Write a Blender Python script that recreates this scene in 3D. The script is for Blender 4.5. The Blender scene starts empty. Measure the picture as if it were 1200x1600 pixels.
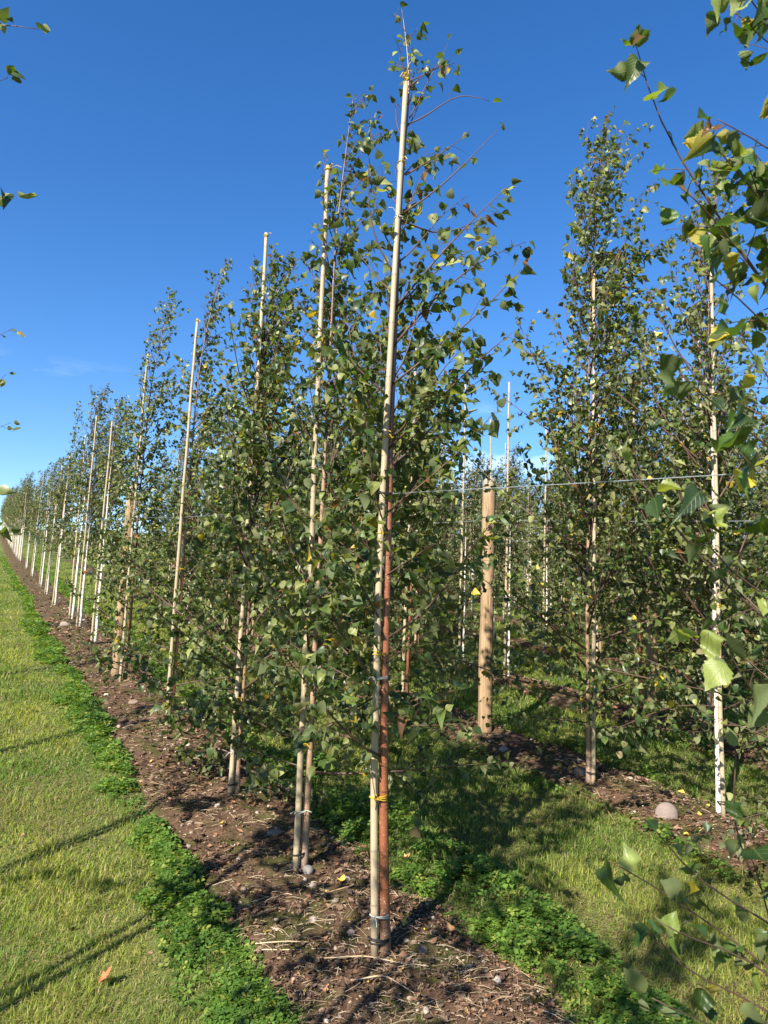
import bpy, math
import numpy as np

# ------------------------------------------------------------------ camera, sky, sun, exposure
S = bpy.context.scene
PITCH, ROLL, FOC = 0.13333, 0.03806, 1120.0      # radians, radians, focal length in photo pixels
CAM_H, GX, GY = 1.71, 0.01838, 0.09565           # eye height, slope of the field
SUN_AZ, SUN_EL = math.radians(210.5), math.radians(36)   # compass from +Y clockwise

def cam_axes():
    p, r = PITCH, ROLL
    f = np.array([0, math.cos(p), math.sin(p)]); u = np.array([0, -math.sin(p), math.cos(p)]); R = np.array([1., 0, 0])
    return math.cos(r) * R + math.sin(r) * u, math.cos(r) * u - math.sin(r) * R, f
CR, CU, CF = cam_axes()
cd = bpy.data.cameras.new('camera'); cam = bpy.data.objects.new('camera', cd); S.collection.objects.link(cam)
from mathutils import Matrix, Vector
M4 = Matrix(((CR[0], CU[0], -CF[0], 0), (CR[1], CU[1], -CF[1], 0), (CR[2], CU[2], -CF[2], CAM_H), (0, 0, 0, 1)))
cam.matrix_world = M4
cd.sensor_fit = 'VERTICAL'; cd.sensor_height = 36; cd.sensor_width = 27
cd.lens = 36 * FOC / 1600
cd.clip_start = 0.05; cd.clip_end = 2000
cd.dof.use_dof = True; cd.dof.focus_distance = 3.6; cd.dof.aperture_fstop = 9.0
S.camera = cam
S.render.resolution_x = 768; S.render.resolution_y = 1024
S.view_settings.view_transform = 'Standard'; S.view_settings.look = 'None'
S.view_settings.gamma = 1; S.view_settings.exposure = 1.4
try:
    S.cycles.use_denoising = True
    S.cycles.denoiser = 'OPENIMAGEDENOISE'
    S.cycles.denoising_input_passes = 'RGB_ALBEDO_NORMAL'
    S.cycles.denoising_prefilter = 'ACCURATE'
    S.cycles.max_bounces = 8; S.cycles.transparent_max_bounces = 4
    S.cycles.transmission_bounces = 6; S.cycles.diffuse_bounces = 4; S.cycles.glossy_bounces = 2
    S.cycles.sample_clamp_indirect = 6
    S.render.use_persistent_data = False
except Exception:
    pass

sd = bpy.data.lights.new('sun', 'SUN'); sd.energy = 5.0; sd.angle = math.radians(0.53); sd.color = (1.0, 0.93, 0.82)
sun = bpy.data.objects.new('sun', sd); S.collection.objects.link(sun)
to_sun = Vector((math.sin(SUN_AZ) * math.cos(SUN_EL), math.cos(SUN_AZ) * math.cos(SUN_EL), math.sin(SUN_EL)))
sun.rotation_euler = to_sun.to_track_quat('Z', 'Y').to_euler()
sun.location = (-4, -8, 9)

W = bpy.data.worlds.new('World'); S.world = W; W.use_nodes = True
nt = W.node_tree; nt.nodes.clear()
def N(t, ty, **kw):
    n = t.nodes.new(ty)
    for k, v in kw.items():
        setattr(n, k, v)
    return n
def I(n, k, v):
    n.inputs[k].default_value = v; return n
out = N(nt, 'ShaderNodeOutputWorld'); bg = N(nt, 'ShaderNodeBackground')
sky = N(nt, 'ShaderNodeTexSky', sky_type='NISHITA', sun_disc=False)
sky.sun_elevation = SUN_EL; sky.sun_rotation = SUN_AZ; sky.altitude = 0; sky.air_density = 1.0; sky.dust_density = 0.15; sky.ozone_density = 3.0
bg.inputs['Strength'].default_value = 0.078
tc = N(nt, 'ShaderNodeTexCoord')
mp = N(nt, 'ShaderNodeMapping'); mp.inputs['Scale'].default_value = (2.2, 2.2, 7.0)
ns = N(nt, 'ShaderNodeTexNoise'); ns.inputs['Scale'].default_value = 2.4; ns.inputs['Detail'].default_value = 7; ns.inputs['Roughness'].default_value = 0.6
rmp = N(nt, 'ShaderNodeMapRange'); rmp.inputs['From Min'].default_value = 0.57; rmp.inputs['From Max'].default_value = 0.8
sx = N(nt, 'ShaderNodeSeparateXYZ')
band = N(nt, 'ShaderNodeMapRange'); band.inputs['From Min'].default_value = 0.30; band.inputs['From Max'].default_value = 0.16
mul = N(nt, 'ShaderNodeMath', operation='MULTIPLY')
mix = N(nt, 'ShaderNodeMix', data_type='RGBA')
mix.inputs['B'].default_value = (10.5, 11.2, 12.0, 1)
L = nt.links.new
L(tc.outputs['Generated'], mp.inputs['Vector']); L(mp.outputs[0], ns.inputs['Vector']); L(ns.outputs['Fac'], rmp.inputs['Value'])
L(tc.outputs['Generated'], sx.inputs[0]); L(sx.outputs['Z'], band.inputs['Value'])
L(rmp.outputs[0], mul.inputs[0]); L(band.outputs[0], mul.inputs[1]); L(mul.outputs[0], mix.inputs['Factor'])
hsv = N(nt, 'ShaderNodeHueSaturation'); hsv.inputs['Hue'].default_value = 0.508; hsv.inputs['Saturation'].default_value = 1.3; hsv.inputs['Value'].default_value = 1.07
L(sky.outputs[0], hsv.inputs['Color']); L(hsv.outputs[0], mix.inputs['A'])
L(mix.outputs['Result'], bg.inputs['Color']); L(bg.outputs[0], out.inputs['Surface'])

# ------------------------------------------------------------------ helpers
COL = S.collection
RNG = np.random.default_rng(11)
DIRA = math.radians(29.0)
DV = np.array([-math.sin(DIRA), math.cos(DIRA)])       # along the rows, away from the camera
DN = np.array([math.cos(DIRA), math.sin(DIRA)])        # across the rows, to the right
CREST = 150.0
def gz(x, y):
    y2 = np.minimum(np.maximum(y, -25), CREST)
    x2 = np.clip(x, -90, 90)
    rise = np.clip(np.asarray(y2) - 12.0, 0, 68)          # the field steepens a little up the hill
    return GX * x2 + GY * y2 + 0.0004 * rise ** 2
def us(u, s):                                          # row coordinates to ground x, y
    return u * DN[0] + s * DV[0], u * DN[1] + s * DV[1]
def to_us(x, y):
    return x * DN[0] + y * DN[1], x * DV[0] + y * DV[1]
def ray(px, py):
    return (px - 600) / FOC * CR - (py - 800) / FOC * CU + CF
def onground(px, py):
    d = ray(px, py); t = -CAM_H / (d[2] - GX * d[0] - GY * d[1]); p = d * t
    return p[0], p[1]
def at(px, py, Y):                                     # the point of a pixel's ray at forward distance Y
    d = ray(px, py); p = d * (Y / d[1]); return np.array([p[0], p[1], p[2] + CAM_H])
def project(P):
    q = np.asarray(P, float) - np.array([0, 0, CAM_H]); z = q @ CF
    return 600 + FOC * (q @ CR) / z, 800 - FOC * (q @ CU) / z, z

def hash2(ix, iy, seed):
    h = (ix.astype(np.int64) * 374761393 + iy.astype(np.int64) * 668265263 + seed * 1442695041) & 0x7fffffff
    h = ((h ^ (h >> 13)) * 1274126177) & 0x7fffffff
    return ((h ^ (h >> 16)) & 0xffff) / 65535.0
def vnoise(x, y, seed=0):
    ix = np.floor(x); iy = np.floor(y); fx = x - ix; fy = y - iy
    fx = fx * fx * (3 - 2 * fx); fy = fy * fy * (3 - 2 * fy)
    a = hash2(ix, iy, seed); b = hash2(ix + 1, iy, seed); c = hash2(ix, iy + 1, seed); d = hash2(ix + 1, iy + 1, seed)
    return (a * (1 - fx) + b * fx) * (1 - fy) + (c * (1 - fx) + d * fx) * fy
def fbm(x, y, seed=0, o=3):
    v = 0; a = 0.5; t = 0
    for k in range(o):
        v = v + a * vnoise(x * 2 ** k, y * 2 ** k, seed + k * 17); t += a; a *= 0.5
    return v / t

class MB:
    """collects vertices, faces, colours; build() links them as ONE mesh object"""
    def __init__(self):
        self.v = []; self.q = []; self.t = []; self.qm = []; self.tm = []; self.c = []; self.l = []; self.n = 0
    def add(self, v, quads=None, tris=None, mat=0, col=None, luv=None):
        v = np.asarray(v, np.float32).reshape(-1, 3); b = self.n
        self.v.append(v); self.n += len(v)
        if quads is not None and len(quads):
            q = np.asarray(quads, np.int64) + b; self.q.append(q); self.qm.append(np.full(len(q), mat, np.int32))
        if tris is not None and len(tris):
            t = np.asarray(tris, np.int64) + b; self.t.append(t); self.tm.append(np.full(len(t), mat, np.int32))
        if col is None: col = (0.3, 0.3, 0.3)
        c = np.ones((len(v), 4), np.float32); c[:, :3] = np.asarray(col, np.float32); self.c.append(c)
        if luv is None: luv = np.zeros((len(v), 2), np.float32)
        self.l.append(np.asarray(luv, np.float32))
    def tube(self, pts, rad, sides=5, mat=0, col=None, cap=True):
        pts = np.asarray(pts, float); n = len(pts); rad = np.broadcast_to(np.asarray(rad, float), (n,))
        tan = np.gradient(pts, axis=0); tan /= np.linalg.norm(tan, axis=1)[:, None] + 1e-9
        ref = np.array([0.0, 0, 1]) if abs(tan[0][2]) < 0.8 else np.array([1.0, 0, 0])
        a = np.cross(tan, ref); a /= np.linalg.norm(a, axis=1)[:, None] + 1e-9
        b = np.cross(tan, a)
        th = np.arange(sides) * 2 * math.pi / sides
        v = pts[:, None, :] + rad[:, None, None] * (np.cos(th)[None, :, None] * a[:, None, :] + np.sin(th)[None, :, None] * b[:, None, :])
        i = np.arange(n - 1)[:, None] * sides; j = np.arange(sides)[None, :]; j2 = (j + 1) % sides
        q = np.stack([i + j, i + j2, i + sides + j2, i + sides + j], -1).reshape(-1, 4)
        v = v.reshape(-1, 3); tr = []
        if cap:
            v = np.vstack([v, pts[0], pts[-1]]); c0 = n * sides
            for k in range(sides):
                tr.append((c0, (k + 1) % sides, k)); tr.append((c0 + 1, (n - 1) * sides + k, (n - 1) * sides + (k + 1) % sides))
        self.add(v, q, tr, mat, col)
    def build(self, name, mats, parent=None, smooth=True, luv=False):
        me = bpy.data.meshes.new(name)
        v = np.concatenate(self.v); nq = sum(len(a) for a in self.q); ntr = sum(len(a) for a in self.t)
        q = np.concatenate(self.q) if nq else np.zeros((0, 4), np.int64)
        t = np.concatenate(self.t) if ntr else np.zeros((0, 3), np.int64)
        me.vertices.add(len(v)); me.vertices.foreach_set('co', v.ravel())
        me.loops.add(nq * 4 + ntr * 3); me.polygons.add(nq + ntr)
        me.loops.foreach_set('vertex_index', np.concatenate([q.ravel(), t.ravel()]).astype(np.int32))
        st = np.concatenate([np.arange(nq) * 4, nq * 4 + np.arange(ntr) * 3]).astype(np.int32)
        me.polygons.foreach_set('loop_start', st)
        mi = np.concatenate((self.qm if nq else []) + (self.tm if ntr else []))
        me.polygons.foreach_set('material_index', mi.astype(np.int32))
        me.polygons.foreach_set('use_smooth', np.full(nq + ntr, smooth, bool))
        ca = me.attributes.new('tint', 'FLOAT_COLOR', 'POINT'); ca.data.foreach_set('color', np.concatenate(self.c).ravel())
        if luv:
            la = me.attributes.new('luv', 'FLOAT2', 'POINT'); la.data.foreach_set('vector', np.concatenate(self.l).ravel())
        for m in (mats if isinstance(mats, (list, tuple)) else [mats]): me.materials.append(m)
        me.update(calc_edges=True); me.validate()
        o = bpy.data.objects.new(name, me); COL.objects.link(o)
        if parent is not None: o.parent = parent
        return o

def tag(o, label=None, cat=None, group=None, kind=None):
    if label: o['label'] = label
    if cat: o['category'] = cat
    if group: o['group'] = group
    if kind: o['kind'] = kind
    return o
def thing(name, loc, label, cat, group=None):
    o = bpy.data.objects.new(name, None); COL.objects.link(o); o.location = loc; o.empty_display_size = 0.1
    return tag(o, label, cat, group)
def copy_tree(o, parent=None):
    c = o.copy(); COL.objects.link(c); c.parent = parent
    for ch in list(o.children): copy_tree(ch, c)
    return c

# ------------------------------------------------------------------ materials
def newmat(name):
    m = bpy.data.materials.new(name); m.use_nodes = True
    t = m.node_tree; t.nodes.clear(); return m, t
def ramp(t, fac, stops):
    r = N(t, 'ShaderNodeValToRGB')
    while len(r.color_ramp.elements) < len(stops): r.color_ramp.elements.new(0.5)
    for e, (p, c) in zip(r.color_ramp.elements, stops): e.position = p; e.color = (*c, 1)
    t.links.new(fac, r.inputs[0]); return r.outputs[0]
def noise(t, scale, detail=4, rough=0.6, coord='Object', sc=(1, 1, 1)):
    tcn = N(t, 'ShaderNodeTexCoord'); mpn = N(t, 'ShaderNodeMapping'); mpn.inputs['Scale'].default_value = sc
    n = N(t, 'ShaderNodeTexNoise'); n.inputs['Scale'].default_value = scale; n.inputs['Detail'].default_value = detail; n.inputs['Roughness'].default_value = rough
    t.links.new(tcn.outputs[coord], mpn.inputs[0]); t.links.new(mpn.outputs[0], n.inputs['Vector']); return n.outputs['Fac']
def mixc(t, fac, a, b, mode='MIX'):
    m = N(t, 'ShaderNodeMix', data_type='RGBA', blend_type=mode)
    for k, v in (('Factor', fac), ('A', a), ('B', b)):
        s = m.inputs[k]
        if isinstance(v, (int, float)): s.default_value = v
        elif isinstance(v, tuple): s.default_value = (*v, 1)
        else: t.links.new(v, s)
    return m.outputs['Result']

def leaf_material(name, trans=0.34, rough=0.42, veins=False, back_light=0.6, spec=0.5):
    m, t = newmat(name); k = t.links.new
    o = N(t, 'ShaderNodeOutputMaterial'); p = N(t, 'ShaderNodeBsdfPrincipled'); tr = N(t, 'ShaderNodeBsdfTranslucent'); mx = N(t, 'ShaderNodeMixShader')
    at_ = N(t, 'ShaderNodeAttribute', attribute_name='tint')
    geo = N(t, 'ShaderNodeNewGeometry')
    col = mixc(t, noise(t, 60 if veins else 25, 3), mixc(t, 1.0, at_.outputs['Color'], (0.78, 0.8, 0.78), 'MULTIPLY'), mixc(t, 1.0, at_.outputs['Color'], (1.2, 1.18, 1.1), 'MULTIPLY'))
    under = mixc(t, back_light, col, (0.22, 0.23, 0.105))
    if veins:
        la = N(t, 'ShaderNodeAttribute', attribute_name='luv')
        sp = N(t, 'ShaderNodeSeparateXYZ'); k(la.outputs['Vector'], sp.inputs[0])
        ab = N(t, 'ShaderNodeMath', operation='ABSOLUTE'); k(sp.outputs[0], ab.inputs[0])
        m1 = N(t, 'ShaderNodeMath', operation='MULTIPLY_ADD'); k(ab.outputs[0], m1.inputs[0]); m1.inputs[1].default_value = -0.9; k(sp.outputs[1], m1.inputs[2])
        m2 = N(t, 'ShaderNodeMath', operation='MULTIPLY'); k(m1.outputs[0], m2.inputs[0]); m2.inputs[1].default_value = 8.5
        pp = N(t, 'ShaderNodeMath', operation='PINGPONG'); k(m2.outputs[0], pp.inputs[0]); pp.inputs[1].default_value = 0.5
        r1 = N(t, 'ShaderNodeMapRange'); r1.inputs['From Min'].default_value = 0.0; r1.inputs['From Max'].default_value = 0.09; r1.inputs['To Min'].default_value = 1; r1.inputs['To Max'].default_value = 0; k(pp.outputs[0], r1.inputs[0])
        r2 = N(t, 'ShaderNodeMapRange'); r2.inputs['From Min'].default_value = 0.008; r2.inputs['From Max'].default_value = 0.028; r2.inputs['To Min'].default_value = 1; r2.inputs['To Max'].default_value = 0; k(ab.outputs[0], r2.inputs[0])
        mxv = N(t, 'ShaderNodeMath', operation='MAXIMUM'); k(r1.outputs[0], mxv.inputs[0]); k(r2.outputs[0], mxv.inputs[1])
        vs = N(t, 'ShaderNodeMath', operation='MULTIPLY'); k(mxv.outputs[0], vs.inputs[0]); vs.inputs[1].default_value = 0.35
        col = mixc(t, vs.outputs[0], col, (0.14, 0.19, 0.06))
        bp = N(t, 'ShaderNodeBump'); bp.inputs['Strength'].default_value = 0.35; bp.inputs['Distance'].default_value = 0.0015; bp.invert = True
        k(mxv.outputs[0], bp.inputs['Height']); k(bp.outputs[0], p.inputs['Normal'])
    base = mixc(t, geo.outputs['Backfacing'], col, under)
    k(base, p.inputs['Base Color'])
    rg = N(t, 'ShaderNodeMapRange'); k(geo.outputs['Backfacing'], rg.inputs[0]); rg.inputs['To Min'].default_value = rough; rg.inputs['To Max'].default_value = 0.75; k(rg.outputs[0], p.inputs['Roughness'])
    p.inputs['Specular IOR Level'].default_value = spec
    k(mixc(t, 1.0, at_.outputs['Color'], (2.4, 2.3, 0.75), 'MULTIPLY'), tr.inputs['Color'])
    mx.inputs[0].default_value = trans
    k(p.outputs[0], mx.inputs[1]); k(tr.outputs[0], mx.inputs[2]); k(mx.outputs[0], o.inputs['Surface'])
    return m

def simple(name, colour=None, rough=0.8, spec=0.3, bump=0, bscale=40, var=0.25, stretch=(1, 1, 1), tint=False, metal=0.0, nscale=12):
    m, t = newmat(name); k = t.links.new
    o = N(t, 'ShaderNodeOutputMaterial'); p = N(t, 'ShaderNodeBsdfPrincipled'); k(p.outputs[0], o.inputs['Surface'])
    if tint:
        a = N(t, 'ShaderNodeAttribute', attribute_name='tint'); c = a.outputs['Color']
        base = mixc(t, noise(t, nscale, 4, sc=stretch), mixc(t, 1.0, c, (1 - var,) * 3, 'MULTIPLY'), mixc(t, 1.0, c, (1 + var,) * 3, 'MULTIPLY'))
    else:
        base = mixc(t, noise(t, nscale, 4, sc=stretch), tuple(x * (1 - var) for x in colour), tuple(x * (1 + var) for x in colour))
    k(base, p.inputs['Base Color']); p.inputs['Roughness'].default_value = rough; p.inputs['Specular IOR Level'].default_value = spec; p.inputs['Metallic'].default_value = metal
    if bump:
        b = N(t, 'ShaderNodeBump'); b.inputs['Strength'].default_value = bump; b.inputs['Distance'].default_value = 0.004
        k(noise(t, bscale, 5, sc=stretch), b.inputs['Height']); k(b.outputs[0], p.inputs['Normal'])
    return m

M = {}
M['leaf'] = leaf_material('birch_leaf')
M['leaf_veined'] = leaf_material('birch_leaf_veined', veins=True, trans=0.36, rough=0.4, back_light=0.35, spec=0.4)
M['clover'] = leaf_material('clover_leaf', trans=0.35, rough=0.5, back_light=0.2, spec=0.3)
M['grass'] = leaf_material('grass_blade', trans=0.4, rough=0.5, back_light=0.1, spec=0.3)
M['litter'] = simple('dead_leaf', tint=True, rough=0.85, var=0.35, nscale=60)
M['stone'] = simple('stone', tint=True, rough=0.9, var=0.25, bump=0.5, bscale=120, nscale=50)
M['twig'] = simple('twig_bark', (0.085, 0.05, 0.036), rough=0.6, var=0.35, nscale=30)
M['straw'] = simple('dry_straw', tint=True, rough=0.8, var=0.25, nscale=40)
M['yellow_tie'] = simple('yellow_tie', (0.42, 0.29, 0.02), rough=0.5, var=0.15, nscale=60)
M['black_tie'] = simple('black_tie', (0.012, 0.012, 0.013), rough=0.5, var=0.2)
M['pale_tie'] = simple('grey_tie', (0.42, 0.44, 0.38), rough=0.6, var=0.2)
M['wire'] = simple('steel_wire', (0.26, 0.29, 0.31), rough=0.5, metal=0.3, var=0.1)

def bark(name, c1, c2, mark, markamt, lent=(0.5, 0.4, 0.3), spec=0.45, rough=0.45, low=None, high=(0.11, 0.062, 0.042)):
    m, t = newmat(name); k = t.links.new
    o = N(t, 'ShaderNodeOutputMaterial'); p = N(t, 'ShaderNodeBsdfPrincipled'); k(p.outputs[0], o.inputs['Surface'])
    c = mixc(t, noise(t, 6, 5, sc=(6, 6, 1)), c1, c2)
    if low is not None:      # old grey bark at the foot of the stem
        tcn = N(t, 'ShaderNodeTexCoord'); s = N(t, 'ShaderNodeSeparateXYZ'); k(tcn.outputs['Object'], s.inputs[0])
        ad = N(t, 'ShaderNodeMath', operation='MULTIPLY_ADD'); k(noise(t, 14, 3), ad.inputs[0]); ad.inputs[1].default_value = 0.22; k(s.outputs[2], ad.inputs[2])
        r = N(t, 'ShaderNodeMapRange'); r.inputs['From Min'].default_value = 0.42; r.inputs['From Max'].default_value = 0.22; k(ad.outputs[0], r.inputs[0])
        c = mixc(t, r.outputs[0], c, low)
    tch = N(t, 'ShaderNodeTexCoord'); sh = N(t, 'ShaderNodeSeparateXYZ'); k(tch.outputs['Object'], sh.inputs[0])
    rh = N(t, 'ShaderNodeMapRange'); rh.inputs['From Min'].default_value = 1.9; rh.inputs['From Max'].default_value = 2.9; k(sh.outputs[2], rh.inputs[0])
    c = mixc(t, rh.outputs[0], c, high)
    spk = noise(t, 34, 3, 0.7, sc=(0.55, 0.55, 3.2))
    r3 = N(t, 'ShaderNodeMapRange'); r3.inputs['From Min'].default_value = markamt; r3.inputs['From Max'].default_value = markamt + 0.04; k(spk, r3.inputs[0])
    c = mixc(t, r3.outputs[0], c, mark)
    sp2 = noise(t, 130, 2, 0.5, sc=(0.6, 0.6, 2.4))
    r4 = N(t, 'ShaderNodeMapRange'); r4.inputs['From Min'].default_value = 0.66; r4.inputs['From Max'].default_value = 0.7; k(sp2, r4.inputs[0])
    c = mixc(t, r4.outputs[0], c, lent)
    k(c, p.inputs['Base Color']); p.inputs['Roughness'].default_value = rough; p.inputs['Specular IOR Level'].default_value = spec
    b = N(t, 'ShaderNodeBump'); b.inputs['Strength'].default_value = 0.4; b.inputs['Distance'].default_value = 0.002; k(spk, b.inputs['Height']); k(b.outputs[0], p.inputs['Normal'])
    return m
M['bark_red'] = bark('birch_bark_copper', (0.12, 0.04, 0.02), (0.25, 0.085, 0.04), (0.08, 0.03, 0.018), 0.62, (0.6, 0.4, 0.28), spec=0.6, rough=0.33, low=(0.12, 0.075, 0.05))
M['bark_tan'] = bark('birch_bark_tan', (0.19, 0.11, 0.065), (0.33, 0.22, 0.14), (0.07, 0.04, 0.03), 0.62, (0.6, 0.5, 0.4), low=(0.22, 0.16, 0.12))
M['bark_white'] = bark('birch_bark_white', (0.55, 0.5, 0.44), (0.74, 0.7, 0.63), (0.05, 0.04, 0.035), 0.6, (0.8, 0.77, 0.7), spec=0.3, rough=0.65)

def bamboo():
    m, t = newmat('bamboo_cane'); k = t.links.new
    o = N(t, 'ShaderNodeOutputMaterial'); p = N(t, 'ShaderNodeBsdfPrincipled'); k(p.outputs[0], o.inputs['Surface'])
    a = N(t, 'ShaderNodeAttribute', attribute_name='tint')
    c = mixc(t, noise(t, 8, 5, sc=(9, 9, 0.5)), mixc(t, 1.0, a.outputs['Color'], (0.82, 0.8, 0.76), 'MULTIPLY'), a.outputs['Color'])
    d = noise(t, 5, 4, sc=(3, 3, 1.2)); r = N(t, 'ShaderNodeMapRange'); r.inputs['From Min'].default_value = 0.58; r.inputs['From Max'].default_value = 0.75; k(d, r.inputs[0])
    mu = N(t, 'ShaderNodeMath', operation='MULTIPLY'); k(r.outputs[0], mu.inputs[0]); mu.inputs[1].default_value = 0.5
    c = mixc(t, mu.outputs[0], c, (0.3, 0.22, 0.13))
    k(c, p.inputs['Base Color']); p.inputs['Roughness'].default_value = 0.5; p.inputs['Specular IOR Level'].default_value = 0.35
    b = N(t, 'ShaderNodeBump'); b.inputs['Strength'].default_value = 0.15; b.inputs['Distance'].default_value = 0.001; k(noise(t, 90, 3, sc=(4, 4, 0.3)), b.inputs['Height']); k(b.outputs[0], p.inputs['Normal'])
    return m
M['bamboo'] = bamboo()

def post_wood():
    m, t = newmat('post_timber'); k = t.links.new
    o = N(t, 'ShaderNodeOutputMaterial'); p = N(t, 'ShaderNodeBsdfPrincipled'); k(p.outputs[0], o.inputs['Surface'])
    g = noise(t, 7, 6, 0.65, sc=(9, 9, 0.55))
    c = ramp(t, g, [(0.3, (0.1, 0.06, 0.034)), (0.42, (0.22, 0.145, 0.08)), (0.6, (0.31, 0.215, 0.125)), (0.78, (0.36, 0.28, 0.19))])
    kn = N(t, 'ShaderNodeTexVoronoi'); kn.inputs['Scale'].default_value = 7; tcn = N(t, 'ShaderNodeTexCoord'); k(tcn.outputs['Object'], kn.inputs['Vector'])
    r = N(t, 'ShaderNodeMapRange'); r.inputs['From Min'].default_value = 0.13; r.inputs['From Max'].default_value = 0.07; k(kn.outputs['Distance'], r.inputs[0])
    c = mixc(t, r.outputs[0], c, (0.1, 0.05, 0.025))
    ck = noise(t, 9, 4, 0.7, sc=(14, 14, 0.35)); rc = N(t, 'ShaderNodeMapRange'); rc.inputs['From Min'].default_value = 0.64; rc.inputs['From Max'].default_value = 0.67; k(ck, rc.inputs[0]); c = mixc(t, rc.outputs[0], c, (0.05, 0.03, 0.018))
    gw = N(t, 'ShaderNodeSeparateXYZ'); k(tcn.outputs['Object'], gw.inputs[0]); rw = N(t, 'ShaderNodeMapRange'); rw.inputs['From Min'].default_value = 2.1; rw.inputs['From Max'].default_value = 2.27; rw.inputs['To Max'].default_value = 0.8; k(gw.outputs[2], rw.inputs[0]); c = mixc(t, rw.outputs[0], c, (0.3, 0.26, 0.22))
    rb = N(t, 'ShaderNodeMapRange'); rb.inputs['From Min'].default_value = 0.3; rb.inputs['From Max'].default_value = 0.0; rb.inputs['To Max'].default_value = 0.6; k(gw.outputs[2], rb.inputs[0]); c = mixc(t, rb.outputs[0], c, (0.13, 0.085, 0.055))
    k(c, p.inputs['Base Color']); p.inputs['Roughness'].default_value = 0.8; p.inputs['Specular IOR Level'].default_value = 0.2
    b = N(t, 'ShaderNodeBump'); b.inputs['Strength'].default_value = 0.6; b.inputs['Distance'].default_value = 0.004; k(g, b.inputs['Height']); k(b.outputs[0], p.inputs['Normal'])
    return m
M['post'] = post_wood()

def ground_mat(name, stops, s1, s2, bump, moss=None, dry=None):
    m, t = newmat(name); k = t.links.new
    o = N(t, 'ShaderNodeOutputMaterial'); p = N(t, 'ShaderNodeBsdfPrincipled'); k(p.outputs[0], o.inputs['Surface'])
    f = noise(t, s2, 8, 0.72); c = ramp(t, f, stops)
    if moss:
        r = N(t, 'ShaderNodeMapRange'); r.inputs['From Min'].default_value = 0.46; r.inputs['From Max'].default_value = 0.58; k(noise(t, s1, 5, 0.65), r.inputs[0]); c = mixc(t, r.outputs[0], c, moss)
    if dry:
        r = N(t, 'ShaderNodeMapRange'); r.inputs['From Min'].default_value = 0.45; r.inputs['From Max'].default_value = 0.65; k(noise(t, 0.9, 5, 0.6), r.inputs[0]); c = mixc(t, r.outputs[0], c, dry)
    k(c, p.inputs['Base Color']); p.inputs['Roughness'].default_value = 0.95; p.inputs['Specular IOR Level'].default_value = 0.1
    b = N(t, 'ShaderNodeBump'); b.inputs['Strength'].default_value = bump; b.inputs['Distance'].default_value = 0.012; k(noise(t, s2 * 1.7, 8, 0.75), b.inputs['Height']); k(b.outputs[0], p.inputs['Normal'])
    return m
M['lawn'] = ground_mat('lawn_turf', [(0.3, (0.04, 0.055, 0.015)), (0.55, (0.09, 0.115, 0.03)), (0.75, (0.15, 0.17, 0.055))], 3, 24, 0.9, dry=(0.13, 0.14, 0.045))
M['soil'] = ground_mat('bare_soil', [(0.25, (0.034, 0.02, 0.012)), (0.5, (0.095, 0.056, 0.034)), (0.72, (0.15, 0.1, 0.062))], 5, 30, 1.0, moss=(0.06, 0.058, 0.018))

# ------------------------------------------------------------------ the field
def edge_noise(s, seed):
    return 0.34 * (fbm(s * 1.1, s * 0 + seed, seed, 4) - 0.5) + 0.05 * (vnoise(s * 9, s * 0, seed + 3) - 0.5)

ROWS = [1.52, 3.93, 5.68, 7.8, 9.9, 12.0, 14.1, 16.2, 18.3, 20.4]
def build_lawn():
    ys = np.concatenate([np.linspace(-60, 0, 5), np.linspace(0.5, 20, 80), np.linspace(21, CREST, 60), [200, 300, 500]])
    xs = np.concatenate([[-500, -300, -200], np.linspace(-140, -10, 40), np.linspace(-9, 9, 70), np.linspace(10, 140, 40), [200, 300, 500]])
    X, Y = np.meshgrid(xs, ys); Z = gz(X, Y) + np.where(np.hypot(X, Y) < 30, 0.02 * (fbm(X * 1.3, Y * 1.3, 4) - 0.5), 0)
    ny, nx = X.shape; v = np.stack([X, Y, Z], -1).reshape(-1, 3)
    i, j = np.meshgrid(np.arange(ny - 1), np.arange(nx - 1), indexing='ij'); a = i * nx + j
    q = np.stack([a, a + 1, a + nx + 1, a + nx], -1).reshape(-1, 4)
    mb = MB(); mb.add(v, q)
    return tag(mb.build('lawn', M['lawn']), 'mown yellow green grass of the sloping nursery field', None, None, 'structure')
build_lawn()

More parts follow.
